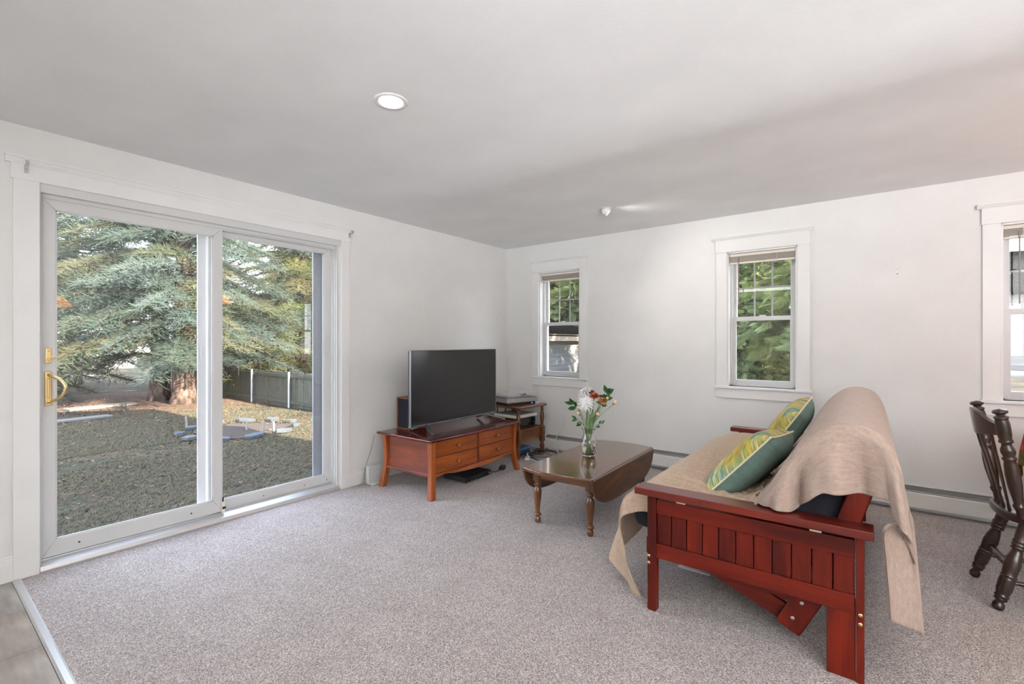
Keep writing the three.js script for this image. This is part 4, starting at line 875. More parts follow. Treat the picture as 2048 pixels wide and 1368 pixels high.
{
  // rose-beige throw over the back, falling over the near end
  const prof = sampler([[3.215, 0.520], [3.275, 0.592], [3.36, 0.745], [3.44, 0.868], [3.52, 0.93], [3.59, 0.942], [3.66, 0.915], [3.705, 0.84], [3.725, 0.74], [3.742, 0.60], [3.757, 0.43], [3.77, 0.22]]);
  const nu = 130, zA = 0.57, zB = 2.44, over = 0.34;
  const nvFlat = 110, nvOver = 46, nv = nvFlat + nvOver;
  const hemAt = (u) => { // how much cloth hangs past the near end, along the profile
    const p = prof.at(u); if (u < 0.5) return clamp(p.y - (0.584 + 0.104 * smooth(3.385, 3.50, p.x)), 0.004, 0.3) + 0.018; return mix(0.273, 0.34, smooth(0.5, 0.8, u));
  };
  const fn = (u, v) => {
    const vf = nvFlat / nv, p = prof.at(u), nn = prof.nrm(u); let N = V(nn.x, nn.y, 0); if (N.y < 0 && u < 0.62) N.negate(); if (u >= 0.62 && N.x < 0) N.negate();
    const onBack = smooth(0.62, 0.72, u);
    if (v <= vf) {
      const z = mix(zA, zB, v / vf);
      const w = 0.006 + 0.006 * (noise3(p.x * 5 + p.y * 4, 0, z * 2.2, 12)) + 0.010 * onBack * (1 + Math.sin(z * 9)) * 0.5;
      return V(p.x, p.y, z).addScaledVector(N, w);
    }
    const s = ((v - vf) / (1 - vf)) * hemAt(u), e = smooth(0, 0.05, s);
    const r0 = 0.006 + 0.006 * noise3(p.x * 5 + p.y * 4, 0, zB * 2.2, 12) + 0.010 * onBack * (1 + Math.sin(zB * 9)) * 0.5;
    const q = V(p.x, p.y, zB).addScaledVector(N, r0);
    if (u < 0.62) {
      // end drape: rounds over the edge and falls straight down with soft vertical folds
      const fold = 0.040 * Math.sin(u * 36 + 0.9 + s * 2) * smooth(0.02, 0.22, s) + 0.014 * Math.sin(u * 83 + 1) * smooth(0.06, 0.25, s);
      q.z += 0.030 * e + fold + s * 0.03; q.y -= Math.max(0, s - 0.018) + 0.004 * e; q.x += s * 0.10 * smooth(0.2, 0.5, u);
      if (u > 0.5) q.x += smooth(0.5, 0.62, u) * s * 0.04;
    } else {
      // cloth corner behind the end: wraps round as a hanging fold, its tip lower than the hem
      const k = smooth(0.60, 0.80, u), bx = 0.055 * Math.sin(s * 20) * smooth(0, 0.1, s);
      const dy0 = Math.max(0, s - 0.018) * Math.pow(1 - k, 2.2) - k * s * 0.16;
      q.z += mix(0.030 * e + s * 0.03, 0.02 * Math.sin(s * 9 + 0.4) + s * 0.02, k);
      q.x += mix(s * 0.14, s * 0.06 + bx * 0.3, k); q.y -= dy0;
      q.x -= smooth(0.60, 0.80, u) * (s * 0.20 + 0.045 * smooth(0.1, 0.34, s)); q.z += k * smooth(0.1, 0.34, s) * 0.05;
    }
    return q;
  };
  const t = thing('back_throw', 'rose-beige fleece throw draped over the futon back', 'blanket');
  part('cloth', thicken(nu, nv, fn, 0.006, [1.2, 2.2]), M.fleeceRose, t);
  rebase(t, 3.5, 0.5, 1.5);
}
// ------------------------------------------------------------------ cushions
function cushion(label, x, y, z, quat, S, th) {
  const t = thing('throw_pillow', label, 'pillow', 'feather print cushions');
  const n = 30, side = (sg) => grid(n, n, (u, v) => {
    const a = u * 2 - 1, b = v * 2 - 1, pin = 1 - 0.07 * (1 - Math.abs(a) ** 2) * (Math.abs(b) ** 3), pin2 = 1 - 0.07 * (1 - Math.abs(b) ** 2) * (Math.abs(a) ** 3);
    const h = Math.pow(Math.max(0, (1 - a ** 4) * (1 - b ** 4)), 0.5), wr = 0.006 * (noise3(a * 3, b * 3, sg, 21) - 0.5) * h;
    return [a * S * pin2, b * S * pin, sg * (th * h + wr)];
  });
  const f = side(1), b = side(-1); b.index.array.reverse(); b.computeVertexNormals();
  const pipe = []; for (let k = 0; k < 64; k++) { const w = (k / 64) * 4, c = Math.floor(w), g = (w - c) * 2 - 1, q = [[g, -1], [1, g], [-g, 1], [-1, -g]][c]; const pin = 1 - 0.07 * (1 - q[0] ** 2) * (Math.abs(q[1]) ** 3), pin2 = 1 - 0.07 * (1 - q[1] ** 2) * (Math.abs(q[0]) ** 3); pipe.push([q[0] * S * pin2, q[1] * S * pin, 0]); }
  const parts = [part('printed_front', f, M.feather, t, 'yellow and teal feather print'), part('plain_back', b, M.teal, t, 'plain teal fabric'), part('piping', tube(pipe, 0.005, 200, 6, true), M.cream2, t, 'cream piping')];
  t.position.set(x, y, z); t.quaternion.copy(quat);
  return t;
}
T.feather = tex(1024, 1024, (u, v) => {
  // feathers laid in overlapping columns: fine barbs slant away from each shaft
  const col = u * 3, c = Math.floor(col), f = col - c - 0.5, sd = f < 0 ? -1 : 1, af = Math.abs(f);
  const along = v * 3 + af * 1.5, s1 = vnoise((v + af * 0.5) * 46, c * 7 + sd * 2 + af * 3, 1e5, 1e5, 82), s2 = vnoise((v + af * 0.5) * 120, c * 5 + sd + af * 6, 1e5, 1e5, 83);
  const patch = fbm(u, v, 5, 7, 86, 3), tone = vnoise(along * 2.2 + c * 3.7, af * 5 + c, 1e5, 1e5, 87);
  const yellow = [0.74, 0.66, 0.28], teal = [0.36, 0.55, 0.50], pale = [0.80, 0.80, 0.70], grey = [0.55, 0.60, 0.60], ochre = [0.72, 0.54, 0.24];
  let o = mx3(yellow, teal, smooth(0.42, 0.6, tone * 0.65 + patch * 0.4));
  o = mx3(o, pale, smooth(0.5, 0.75, s1) * 0.75); o = mx3(o, grey, smooth(0.55, 0.8, vnoise(along * 5, c * 9 + af * 8, 1e5, 1e5, 88)) * 0.6);
  o = mx3(o, ochre, smooth(0.62, 0.85, vnoise(along * 3.3 + 9, c * 4 + af * 6, 1e5, 1e5, 89)) * 0.7);
  o = mx3(o, [0.27, 0.36, 0.27], clamp((0.36 - s2) * 2.2)); o = mx3(o, [0.93, 0.90, 0.76], clamp((s2 - 0.7) * 2));
  if (af < 0.02) o = [0.74, 0.58, 0.36];
  return o;
});
M.feather = std(0xffffff, 0.9, { map: T.feather });
M.teal = std(C0(0.17, 0.27, 0.235), 0.85, { map: T.fleece });
M.cream2 = std(C0(0.72, 0.68, 0.48), 0.8);
{
  // local z of a cushion is its printed face; it leans on the back with that face toward the seat
  const lean = (yaw, tilt, roll) => new THREE.Quaternion().setFromEuler(new THREE.Euler(0, yaw, 0)).multiply(new THREE.Quaternion().setFromEuler(new THREE.Euler(tilt, 0, roll)));
  cushion('feather print cushion lying nearest the red futon arm', 3.145, 0.640, 1.96, lean(-Math.PI / 2 - 0.16, -0.72, 0.10), 0.222, 0.09);
  cushion('feather print cushion standing farther from the near futon arm', 3.205, 0.695, 1.17, lean(-Math.PI / 2 + 0.02, -0.58, -0.16), 0.22, 0.085);
}
single('paper_sheet', rbox(2.78, 0.002, 1.66, 2.95, 0.006, 2.0, 0.001), M.white, 'sheet of white paper on the carpet under the futon', 'paper');
// ------------------------------------------------------------------ dining chair
{
  const t = thing('dining_chair', 'dark turned colonial dining chair with arrow-back spindles', 'chair', null, 4.36, 0, 1.30, 0.08);
  // local: seat faces +x, back at -x
  const seatPts = []; for (let k = 0; k < 40; k++) { const a = (k / 40) * 6.2832, c = Math.cos(a), s = Math.sin(a); const w = 0.215 + 0.015 * c; seatPts.push([Math.sign(c) * Math.pow(Math.abs(c), 0.72) * 0.215, Math.sign(s) * Math.pow(Math.abs(s), 0.66) * w]); }
  const seat = bend(extrude(seatPts, 0.022, { bevelEnabled: true, bevelThickness: 0.010, bevelSize: 0.012, bevelOffset: -0.004, bevelSegments: 3 }).rotateX(-Math.PI / 2).translate(0, 0.425, 0), () => {});
  part('seat', uvm(seat, 0), M.walnut, t);
  const along = (g, a, b) => { const A = V(...a), B = V(...b), L = A.distanceTo(B); return g.clone().scale(1, L, 1).applyQuaternion(new THREE.Quaternion().setFromUnitVectors(V(0, 1, 0), B.clone().sub(A).normalize())).translate(A.x, A.y, A.z); };
  const legG = lathe([[0.010, 0], [0.019, 0.012], [0.0225, 0.04], [0.021, 0.075], [0.014, 0.10], [0.024, 0.118], [0.025, 0.13], [0.022, 0.14], [0.026, 0.15], [0.027, 0.165], [0.023, 0.175], [0.0245, 0.19], [0.0285, 0.235], [0.029, 0.34], [0.0275, 0.36], [0.0255, 0.368], [0.031, 0.375], [0.031, 0.385], [0.0265, 0.392], [0.028, 0.43], [0.0305, 0.50], [0.027, 0.58], [0.020, 0.655], [0.019, 0.67], [0.0265, 0.682], [0.027, 0.695], [0.022, 0.703], [0.0275, 0.715], [0.028, 0.728], [0.023, 0.738], [0.028, 0.75], [0.028, 0.765], [0.0245, 0.775], [0.026, 0.82], [0.025, 1.0]], 20);
  const feet = [[-0.255, 0.0, 0.19], [-0.255, 0.0, -0.19], [0.245, 0.0, 0.20], [0.245, 0.0, -0.20]], tops = [[-0.135, 0.43, 0.13], [-0.135, 0.43, -0.13], [0.14, 0.43, 0.145], [0.14, 0.43, -0.145]];
  const onLeg = (k, f) => [0, 1, 2].map((c) => mix(feet[k][c], tops[k][c], f));
  feet.forEach((f, k) => { const l = part('leg', uvm(along(legG, f, tops[k]), 1, k), M.walnut, t); part('glide', new THREE.CylinderGeometry(0.011, 0.011, 0.006, 12).translate(f[0], 0.003, f[2]), M.white, l, 'white nylon glide'); });
  const strG = lathe([[0.008, 0], [0.011, 0.1], [0.014, 0.25], [0.0155, 0.3], [0.012, 0.33], [0.017, 0.37], [0.0185, 0.5], [0.017, 0.63], [0.012, 0.67], [0.0155, 0.7], [0.014, 0.75], [0.011, 0.9], [0.008, 1]], 14);
  part('stretcher', uvm(along(strG, onLeg(0, 0.46), onLeg(1, 0.46)), 2), M.walnut, t);
  part('stretcher', uvm(along(strG, onLeg(2, 0.50), onLeg(3, 0.50)), 2), M.walnut, t);
  part('stretcher', uvm(along(strG, onLeg(0, 0.32), onLeg(2, 0.32)), 0), M.walnut, t);
  part('stretcher', uvm(along(strG, onLeg(1, 0.32), onLeg(3, 0.32)), 0), M.walnut, t);
  // back posts
  const postG = lathe([[0.016, 0], [0.015, 0.06], [0.022, 0.10], [0.023, 0.115], [0.017, 0.13], [0.019, 0.17], [0.0265, 0.30], [0.0275, 0.40], [0.024, 0.49], [0.021, 0.52], [0.0265, 0.535], [0.0265, 0.548], [0.020, 0.56], [0.027, 0.60], [0.026, 0.63], [0.019, 0.66], [0.0175, 0.68], [0.0265, 0.692], [0.0265, 0.705], [0.023, 0.72], [0.027, 0.77], [0.027, 0.86], [0.024, 0.895], [0.0235, 0.905], [0.027, 0.915], [0.027, 0.928], [0.017, 0.938], [0.016, 0.948], [0.027, 0.962], [0.029, 0.975], [0.024, 0.99], [0.0, 1.0]], 22);
  for (const s of [-1, 1]) part('back_post', uvm(along(postG, [-0.165, 0.445, s * 0.165], [-0.245, 0.955, s * 0.185]), 1, s), M.walnut, t);
  // crest rail: curved, shaped top edge
  const xr = (y, z) => -0.165 - 0.080 * ((y - 0.445) / 0.51) - 0.055 * (1 - (z / 0.185) ** 2);
  const crest = (() => {
    const n = 26, P = (u, v, d) => { const z = mix(-0.178, 0.178, u), q = Math.abs(z / 0.178), top = 0.915 + 0.022 * Math.cos(q * Math.PI) - 0.014 * q, bot = 0.815 - 0.010 * Math.cos(q * 3.14), y = mix(bot, top, v); return [xr(y, z) + d, y, z]; };
    return join(grid(n, 6, (u, v) => P(u, v, -0.010)), (() => { const g = grid(n, 6, (u, v) => P(u, v, 0.010)); g.index.array.reverse(); g.computeVertexNormals(); return g; })(), grid(n, 1, (u, v) => P(u, 1, v ? 0.010 : -0.010)), grid(n, 1, (u, v) => P(u, 0, v ? -0.010 : 0.010)));
  })();
  part('crest_rail', uvm(crest, 2), M.walnut, t);
  // arrow spindles
  for (let k = 0; k < 4; k++) {
    const z = mix(-0.105, 0.105, k / 3), A = V(-0.178 - 0.012 * (1 - (z / 0.18) ** 2), 0.447, z * 0.92), B = V(xr(0.82, z * 1.12), 0.825, z * 1.12), n = 16;
    const ring = (f) => { const w = f < 0.42 ? mix(0.007, 0.021, smooth(0.12, 0.42, f)) : f < 0.72 ? 0.021 - 0.002 * (f - 0.42) : mix(0.0205, 0.009, smooth(0.72, 0.82, f)); return [w, f > 0.1 && f < 0.8 ? 0.0055 : 0.007]; };
    part('spindle', uvm(grid(8, n, (u, v) => { const [w, d] = ring(v), a = u * 6.2832, ct = Math.cos(a), st = Math.sin(a), c = A.clone().lerp(B, v); return [c.x - st * d, c.y, c.z + ct * w]; }), 1, k), M.walnut, t);
  }
}
// ------------------------------------------------------------------ dining table with a red and olive cloth, mostly out of the picture
{
  const t = thing('dining_table', 'dining table at the photo edge beyond the chair', 'table', null, 5.11, 0, 0.81);
  part('table_top', uvm(rbox(-0.66, 0.70, -0.46, 0.66, 0.725, 0.46, 0.006), 0), M.walnut, t);
  for (const x of [-0.55, 0.55]) for (const z of [-0.36, 0.36]) part('leg', uvm(cyl(0.022, 0.032, 0.70, x, 0, z, 14), 1), M.walnut, t);
  const cl = thing('tablecloth', 'red tablecloth with olive patterned border hanging over table edge', 'tablecloth', null, 5.11, 0.726, 0.81);
  const hw = 0.672, hd = 0.472, drop = 0.235;
  const P = (a, b) => { // a, b: cloth coordinates measured from the middle
    const ox = Math.max(0, Math.abs(a) - hw), oz = Math.max(0, Math.abs(b) - hd), x = Math.sign(a) * Math.min(Math.abs(a), hw), z = Math.sign(b) * Math.min(Math.abs(b), hd);
    const d = Math.hypot(ox, oz), w = 0.012 * Math.sin(a * 22) * smooth(0, 0.15, oz) + 0.012 * Math.sin(b * 22) * smooth(0, 0.15, ox);
    return [x + Math.sign(a) * (ox > 0 ? 0.008 + ox * 0.10 : 0) + Math.sign(a) * (ox > 0 ? w : 0), 0.004 - Math.max(ox, oz) - Math.min(ox, oz) * 0.42, z + Math.sign(b) * (oz > 0 ? 0.008 + oz * 0.1 : 0) + (oz > 0 ? w : 0)];
  };
  const A = hw + drop, B = hd + drop;
  const sheet = (a0, a1, b0, b1, nx, nz) => grid(nx, nz, (u, v) => P(mix(a0, a1, u), mix(b0, b1, v)), (u, v) => [mix(a0, a1, u), mix(b0, b1, v)]);
  T.cloth = tex(256, 256, (u, v) => { const k = fbm(u, v, 10, 10, 91, 3), s = vnoise(u * 60, v * 60, 60, 60, 92); return mx3([0.60, 0.13, 0.13], [0.80, 0.36, 0.34], clamp((k - 0.35) * 1.8 + (s - 0.5) * 0.3)); });
  T.border = tex(256, 256, (u, v) => { const k = vnoise(u * 90, v * 90, 90, 90, 93), s = fbm(u, v, 12, 12, 94, 3); return mx3([0.24, 0.19, 0.06], [0.62, 0.54, 0.26], clamp(k * 0.7 + (s - 0.3) * 0.6)); });
  const e = 0.09;
  const inner = sheet(-A + e, A - e, -B + e, B - e, 60, 44); inner.index.array.reverse(); inner.computeVertexNormals();
  part('field', inner, std(0xffffff, 0.8, { map: rep(T.cloth, 2, 2), side: THREE.DoubleSide }), cl);
  const bd = join(sheet(-A, A, -B, -B + e, 60, 5), sheet(-A, A, B - e, B, 60, 5), sheet(-A, -A + e, -B + e, B - e, 5, 44), sheet(A - e, A, -B + e, B - e, 5, 44));
  part('border', bd, std(0xffffff, 0.85, { map: rep(T.border, 3, 3), side: THREE.DoubleSide }), cl, 'olive patterned border');
}
// ------------------------------------------------------------------ amber lamps that the door glass mirrors
M.amber = phys(C0(0.95, 0.42, 0.10), 0.5, { transmission: 0.4, thickness: 0, emissive: C0(1.0, 0.47, 0.10), emissiveIntensity: 2.2 });
for (const [x, y, z, lab] of [[5.07, 1.94, 1.24, 'amber glass pendant lamp over the dining table'], [5.97, 1.81, 3.17, 'amber glass pendant lamp beside the kitchen counter']]) {
  const t = thing('pendant_lamp', lab, 'lamp', null, x, y, z);
  part('lamp_shade', lathe([[0.03, 0.14], [0.05, 0.13], [0.10, 0.08], [0.15, 0.0], [0.148, 0.0], [0.098, 0.078], [0.048, 0.126], [0.03, 0.136]], 28), M.amber, t, 'amber glass shade');
  part('pendant_rod', cyl(0.006, 0.006, CH - y - 0.15, 0, 0.135, 0, 8), M.brass, t);
  part('canopy', cyl(0.06, 0.03, 0.02, 0, CH - y - 0.021, 0, 20), M.brass, t);
  part('light_bulb', new THREE.SphereGeometry(0.03, 14, 10).translate(0, 0.045, 0), M.lampGlow, t);
  const l = new THREE.PointLight(0xffe6c4, PEND); l.position.set(x, y + 0.045, z); l.castShadow = true; l.shadow.radius = 1.5; scene.add(l);
}

// ------------------------------------------------------------------ outdoors
const GY = -0.5;
M.lawn = std(0xffffff, 1, { map: rep(T.lawn, 0.28, 0.28), bumpMap: rep(T.lawnH, 0.9, 0.9), bumpScale: 0.05 });
M.lawn.color.setRGB(0.26, 0.23, 0.18);
M.bark = std(0xffffff, 0.95, { map: rep(T.bark, 1, 1), bumpMap: rep(T.bark, 1, 1), bumpScale: 0.03 });
M.farTrim = std(new THREE.Color().setRGB(0.30, 0.31, 0.33), 0.7);
M.twigWood = std(new THREE.Color().setRGB(0.045, 0.036, 0.03), 0.95);
M.greyWood = std(new THREE.Color().setRGB(0.42, 0.44, 0.41), 0.85, { map: T.grey });
M.greyWood2 = std(new THREE.Color().setRGB(0.30, 0.32, 0.29), 0.85, { map: T.grey });
M.greyWood3 = std(new THREE.Color().setRGB(0.36, 0.35, 0.31), 0.85, { map: T.grey });
const groundY = (x, z) => GY + (noise3(x * 0.25, 0, z * 0.25, 5) - 0.5) * 0.16 * smooth(0.3, 3, Math.abs(x) + Math.max(0, -z)) + (noise3(x * 1.3, 2, z * 1.3, 6) - 0.5) * 0.035;
{
  const fine = grid(150, 150, (u, v) => { const x = mix(-18, 1, v), z = mix(-12, 9, u); return [x, groundY(x, z), z]; }, (u, v, q) => [q[0], q[2]]);
  const far = [];
  const slab = (x0, x1, z0, z1, n) => far.push(grid(n, n, (u, v) => { const x = mix(x0, x1, v), z = mix(z0, z1, u); return [x, groundY(x, z) - 0.0, z]; }, (u, v, q) => [q[0], q[2]]));
  slab(-80, -18, -12, 9, 30); slab(-80, 60, -90, -12, 40); slab(1, 60, -12, -0.3, 30); slab(-80, 60, 9, 30, 10);
  struct('ground', [fine, ...far], M.lawn, 'winter lawn with patchy grass and bare soil', 'lawn');
}
// a small instanced scatter; list of [matrix, color]
function scatter(name, geo, mat, list, parent) {
  const m = new THREE.InstancedMesh(geo, mat, list.length);
  list.forEach(([mm, c], i) => { m.setMatrixAt(i, mm); if (c) m.setColorAt(i, c); });
  m.name = name; m.userData.kind = 'stuff'; m.castShadow = m.receiveShadow = true;
  parent.add(m);
  return m;
}
const UPV = V(0, 1, 0);
const mat4 = (p, q, s) => new THREE.Matrix4().compose(p, q, typeof s === 'number' ? V(s, s, s) : s);
// tree twigs -------------------------------------------------------
const spruceTwig = (() => {
  const p = [];
  const tri = (a, b, c) => p.push(...a, ...b, ...c);
  const L = 0.24;
  for (let k = 0; k < 58; k++) {
    const y = (k / 58) * L, a = k * 2.4, len = 0.023 * (1 - 0.35 * (k / 58)), w = 0.0036;
    const dx = Math.cos(a), dz = Math.sin(a), tx = -dz * w, tz = dx * w;
    tri([tx, y, tz], [-tx, y, -tz], [dx * len, y + len * 0.75, dz * len]);
  }
  for (let k = 0; k < 3; k++) { const a = k * 2.1, b = a + 2.1; tri([Math.cos(a) * 0.004, 0, Math.sin(a) * 0.004], [Math.cos(b) * 0.004, 0, Math.sin(b) * 0.004], [0, L, 0]); }
  const g = new THREE.BufferGeometry(); g.setAttribute('position', new THREE.Float32BufferAttribute(p, 3)); g.computeVertexNormals(); return g;
})();
const cedarSpray = (() => {
  const p = [];
  const leaf = (x0, y0, a, l, w) => { const dx = Math.sin(a), dy = Math.cos(a), nx = dy * w, ny = -dx * w; const z = (Math.abs(x0) * -0.25); p.push(x0 - nx * 0.4, y0 - ny * 0.4, z, x0 + nx * 0.4, y0 + ny * 0.4, z, x0 + dx * l * 0.55 + nx, y0 + dy * l * 0.55 + ny, z - 0.006, x0 - nx * 0.4, y0 - ny * 0.4, z, x0 + dx * l * 0.55 + nx, y0 + dy * l * 0.55 + ny, z - 0.006, x0 + dx * l, y0 + dy * l, z - 0.02); };
  for (let k = 0; k < 9; k++) {
    const y = k * 0.03, s = 1 - k * 0.08;
    for (const sd of [-1, 1]) for (let j = 0; j < 3; j++) leaf(sd * j * 0.032 * s, y + j * 0.028, sd * (0.75 - j * 0.12), 0.055 * s + 0.012, 0.009);
  }
  leaf(0, 0.26, 0, 0.06, 0.008);
  const g = new THREE.BufferGeometry(); g.setAttribute('position', new THREE.Float32BufferAttribute(p, 3)); g.computeVertexNormals(); return g;
})();
M.needle = std(0xffffff, 0.75, { side: THREE.DoubleSide });
function trunkGeo(pts) { // [[x,y,z,r],...]
  const seg = 14;
  return grid(seg, (pts.length - 1) * 4, (u, v) => {
    const f = v * (pts.length - 1), i = Math.min(pts.length - 2, Math.floor(f)), t = f - i, A = pts[i], B = pts[i + 1];
    const r0 = mix(A[3], B[3], t), a = -u * Math.PI * 2, r = r0 * (1 + 0.10 * (noise3(Math.cos(a) * 1.5, v * 7, Math.sin(a) * 1.5, 4) - 0.5) * 2);
    return [mix(A[0], B[0], t) + Math.cos(a) * r, mix(A[1], B[1], t), mix(A[2], B[2], t) + Math.sin(a) * r];
  }, (u, v, q) => [u * 1.2, q[1] * 0.8]);
}
function conifer(name, label, x, z, o) {
  const t = thing(name, label, 'tree', o.group, x, groundY(x, z), z);
  const { H, R, r, y0 = 1.0, step = 0.34, dens = 1, twig = spruceTwig, colors, droop = 0.45, fine = 6, lean = [0, 0], only, scale = 1 } = o;
  const ax = (y) => V(lean[0] * y, y, lean[1] * y);
  const tp = [[0, -0.15, 0, r * 1.55], [0, 0.25, 0, r * 1.15], [lean[0], 1, lean[1], r]];
  tp.push([lean[0] * H * 0.5, H * 0.5, lean[1] * H * 0.5, r * 0.62], [lean[0] * H, H, lean[1] * H, 0.03]);
  part('trunk', trunkGeo(tp), M.bark, t);
  const list = [], bg = [], col = new THREE.Color();
  const q = new THREE.Quaternion(), q2 = new THREE.Quaternion();
  const put = (p, d, s, c) => { q.setFromUnitVectors(UPV, d); q2.setFromAxisAngle(UPV, rnd() * 6.283); list.push([mat4(p, q.clone().multiply(q2), s), c]); };
  for (let y = y0; y < H - 0.3; y += step * rr(0.8, 1.2)) {
    const L0 = R * Math.pow(1 - (y / H) * 0.98, 0.75), detail = y < fine, n = Math.round(detail ? 7 : 6), a0 = rnd() * 6.283;
    for (let k = 0; k < n; k++) {
      const a = a0 + (k / n) * 6.283 + rr(-0.25, 0.25), L = L0 * rr(0.72, 1.12), dir = V(Math.cos(a), 0, Math.sin(a));
      if (only && !only(dir, y)) continue;
      const base = ax(y), dr = droop * rr(0.7, 1.3);
      const at = (s) => base.clone().addScaledVector(dir, L * s).add(V(0, L * (0.16 * s - dr * s * s + 0.22 * dr * s * s * s), 0));
      const bp = [0, 0.25, 0.5, 0.75, 1].map(at);
      bg.push(new THREE.TubeGeometry(new THREE.CatmullRomCurve3(bp), 5, 0.010 + 0.004 * L, 4));
      const hue = rnd(), cA = colors[Math.floor(rnd() * colors.length)];
      const st = detail ? 0.059 / dens : 0.17 / dens;
      for (let s = 0.22; s <= 1.0; s += st / Math.max(0.6, L) * rr(0.8, 1.25)) {
        const p = at(s), tan = at(Math.min(1, s + 0.02)).sub(at(s - 0.02)).normalize(), side = V(-dir.z, 0, dir.x);
        for (let e = 0; e < (detail ? 2 : 1); e++) put(p.clone().add(V(0, 0.01, 0)), tan.clone().add(V(rr(-0.5, 0.5), rr(-0.1, 0.9), rr(-0.5, 0.5))).normalize(), (detail ? rr(0.7, 1.1) : 1.7) * scale, cA);
        for (const sd of [-1, 1]) {
          const sl = (0.16 + 0.55 * (1 - s) * Math.min(1, L / 2.4) + 0.12) * rr(0.7, 1.2);
          const d = tan.clone().multiplyScalar(0.62).addScaledVector(side, sd * rr(0.55, 0.95)).add(V(0, rr(-0.42, 0.05), 0)).normalize();
          const gap = detail ? 0.105 : 0.24;
          for (let e = 0.02; e < sl; e += gap * rr(0.8, 1.2)) {
            const pp = p.clone().addScaledVector(d, e).add(V(0, -e * e * 0.35, 0));
            const dd = d.clone().add(V(rr(-0.9, 0.9), rr(-0.45, 0.75), rr(-0.9, 0.9))).normalize();
            const c = cA.clone().offsetHSL(rr(-0.015, 0.015), rr(-0.05, 0.05), rr(-0.03, 0.03));
            put(pp, dd, (detail ? rr(0.6, 1.05) : rr(1.5, 2.2)) * scale, c);
          }
        }
      }
    }
  }
  part('branches', join(bg), M.twigWood, t);
  t.children[1].userData.kind = 'stuff';
  scatter('foliage', twig, M.needle, list, t);
  return t;
}
const C = (r, g, b) => new THREE.Color().setRGB(r, g, b);
const blueGreen = [C(0.075, 0.115, 0.092), C(0.10, 0.142, 0.122), C(0.095, 0.118, 0.066), C(0.065, 0.095, 0.066), C(0.12, 0.13, 0.068)];
const yellowGreen = [C(0.15, 0.155, 0.06), C(0.11, 0.14, 0.055), C(0.17, 0.16, 0.065)];
const cedarGreen = [C(0.16, 0.20, 0.055), C(0.11, 0.15, 0.05), C(0.21, 0.23, 0.08)];
conifer('spruce_tree', 'tall blue spruce with dark trunk, seen through the sliding door', -13.66, -0.25, { H: 12.5, R: 4.2, r: 0.24, y0: 1.4, colors: blueGreen, group: 'spruces on the back lawn', fine: 5.6 });
conifer('spruce_tree', 'blue spruce with broad pale flared trunk beside the fence', -12.2, -0.42, { H: 11.5, R: 3.6, r: 0.27, y0: 1.85, colors: blueGreen, group: 'spruces on the back lawn', fine: 5.6, step: 0.4 });
conifer('spruce_tree', 'blue spruce at the far end of the lawn behind the others', -17.6, 3.2, { H: 12, R: 4.0, r: 0.24, y0: 0.7, colors: blueGreen, group: 'spruces on the back lawn', fine: 5.8, dens: 0.8 });
conifer('spruce_tree', 'distant blue spruce filling the gap behind the nearest trunk', -22.5, 0.2, { H: 14, R: 4.6, r: 0.25, y0: 3.0, colors: blueGreen, group: 'spruces on the back lawn', fine: 4, dens: 0.9 });
conifer('spruce_tree', 'olive spruce with drooping boughs over the board fence', -13.4, -4.6, { H: 11, R: 3.7, r: 0.22, y0: 1.0, colors: [...blueGreen, ...yellowGreen], group: 'spruces on the back lawn', fine: 5.6 });
conifer('cedar_tree', 'yellow-green cedar seen at the edge of the fixed door panel', -19.1, -8.2, { H: 11, R: 2.6, r: 0.25, y0: 0.6, colors: yellowGreen, twig: cedarSpray, droop: 0.7, fine: 6, scale: 1.5, dens: 0.7 });
conifer('cedar_tree', 'dense sunlit cedar filling the middle window', 1.3, -10.6, { H: 11, R: 3.9, r: 0.2, y0: 1.3, colors: cedarGreen, twig: cedarSpray, droop: 0.75, fine: 5.5, scale: 0.95, dens: 1.25 });
conifer('cedar_tree', 'leaning brown trunked cedar at the corner of the middle window', 2.75, -5.2, { H: 7.5, R: 1.9, r: 0.13, y0: 2.3, colors: cedarGreen, twig: cedarSpray, droop: 0.7, fine: 5, lean: [0.16, -0.05], scale: 1.1 });
conifer('cedar_tree', 'dark cedar behind the garage, seen through the corner window', -4.6, -11.2, { H: 10, R: 3.6, r: 0.2, y0: 1.6, colors: cedarGreen, twig: cedarSpray, droop: 0.6, fine: 7, scale: 1.6, dens: 0.7 });
conifer('cedar_tree', 'unseen thin cedar behind the wall between the windows, placed to dapple the garage', 3.4, -7.2, { H: 7.5, R: 2.0, r: 0.1, y0: 1.9, colors: cedarGreen, twig: cedarSpray, droop: 0.6, fine: 9, scale: 1.2, dens: 0.4, step: 0.5 });  // out of view, placed to cast dappled shade on the garage wall
{
  // tall bare trunk standing behind the fence
  const x = -16.6, z = -5.6, t = thing('tree_trunk', 'tall bare tree trunk rising behind the board fence', 'tree', null, x, groundY(x, z), z);
  part('trunk', trunkGeo([[0, -0.1, 0, 0.36], [0.1, 1.5, -0.05, 0.27], [0.3, 3.2, -0.25, 0.23], [0.35, 5.5, -0.5, 0.2], [0.3, 10, -0.6, 0.15]]), M.bark, t);
  part('limb', tube([[0.3, 5.2, -0.3], [0.9, 6.5, -1.2], [1.2, 8.4, -2]], 0.07), M.bark, t);
}
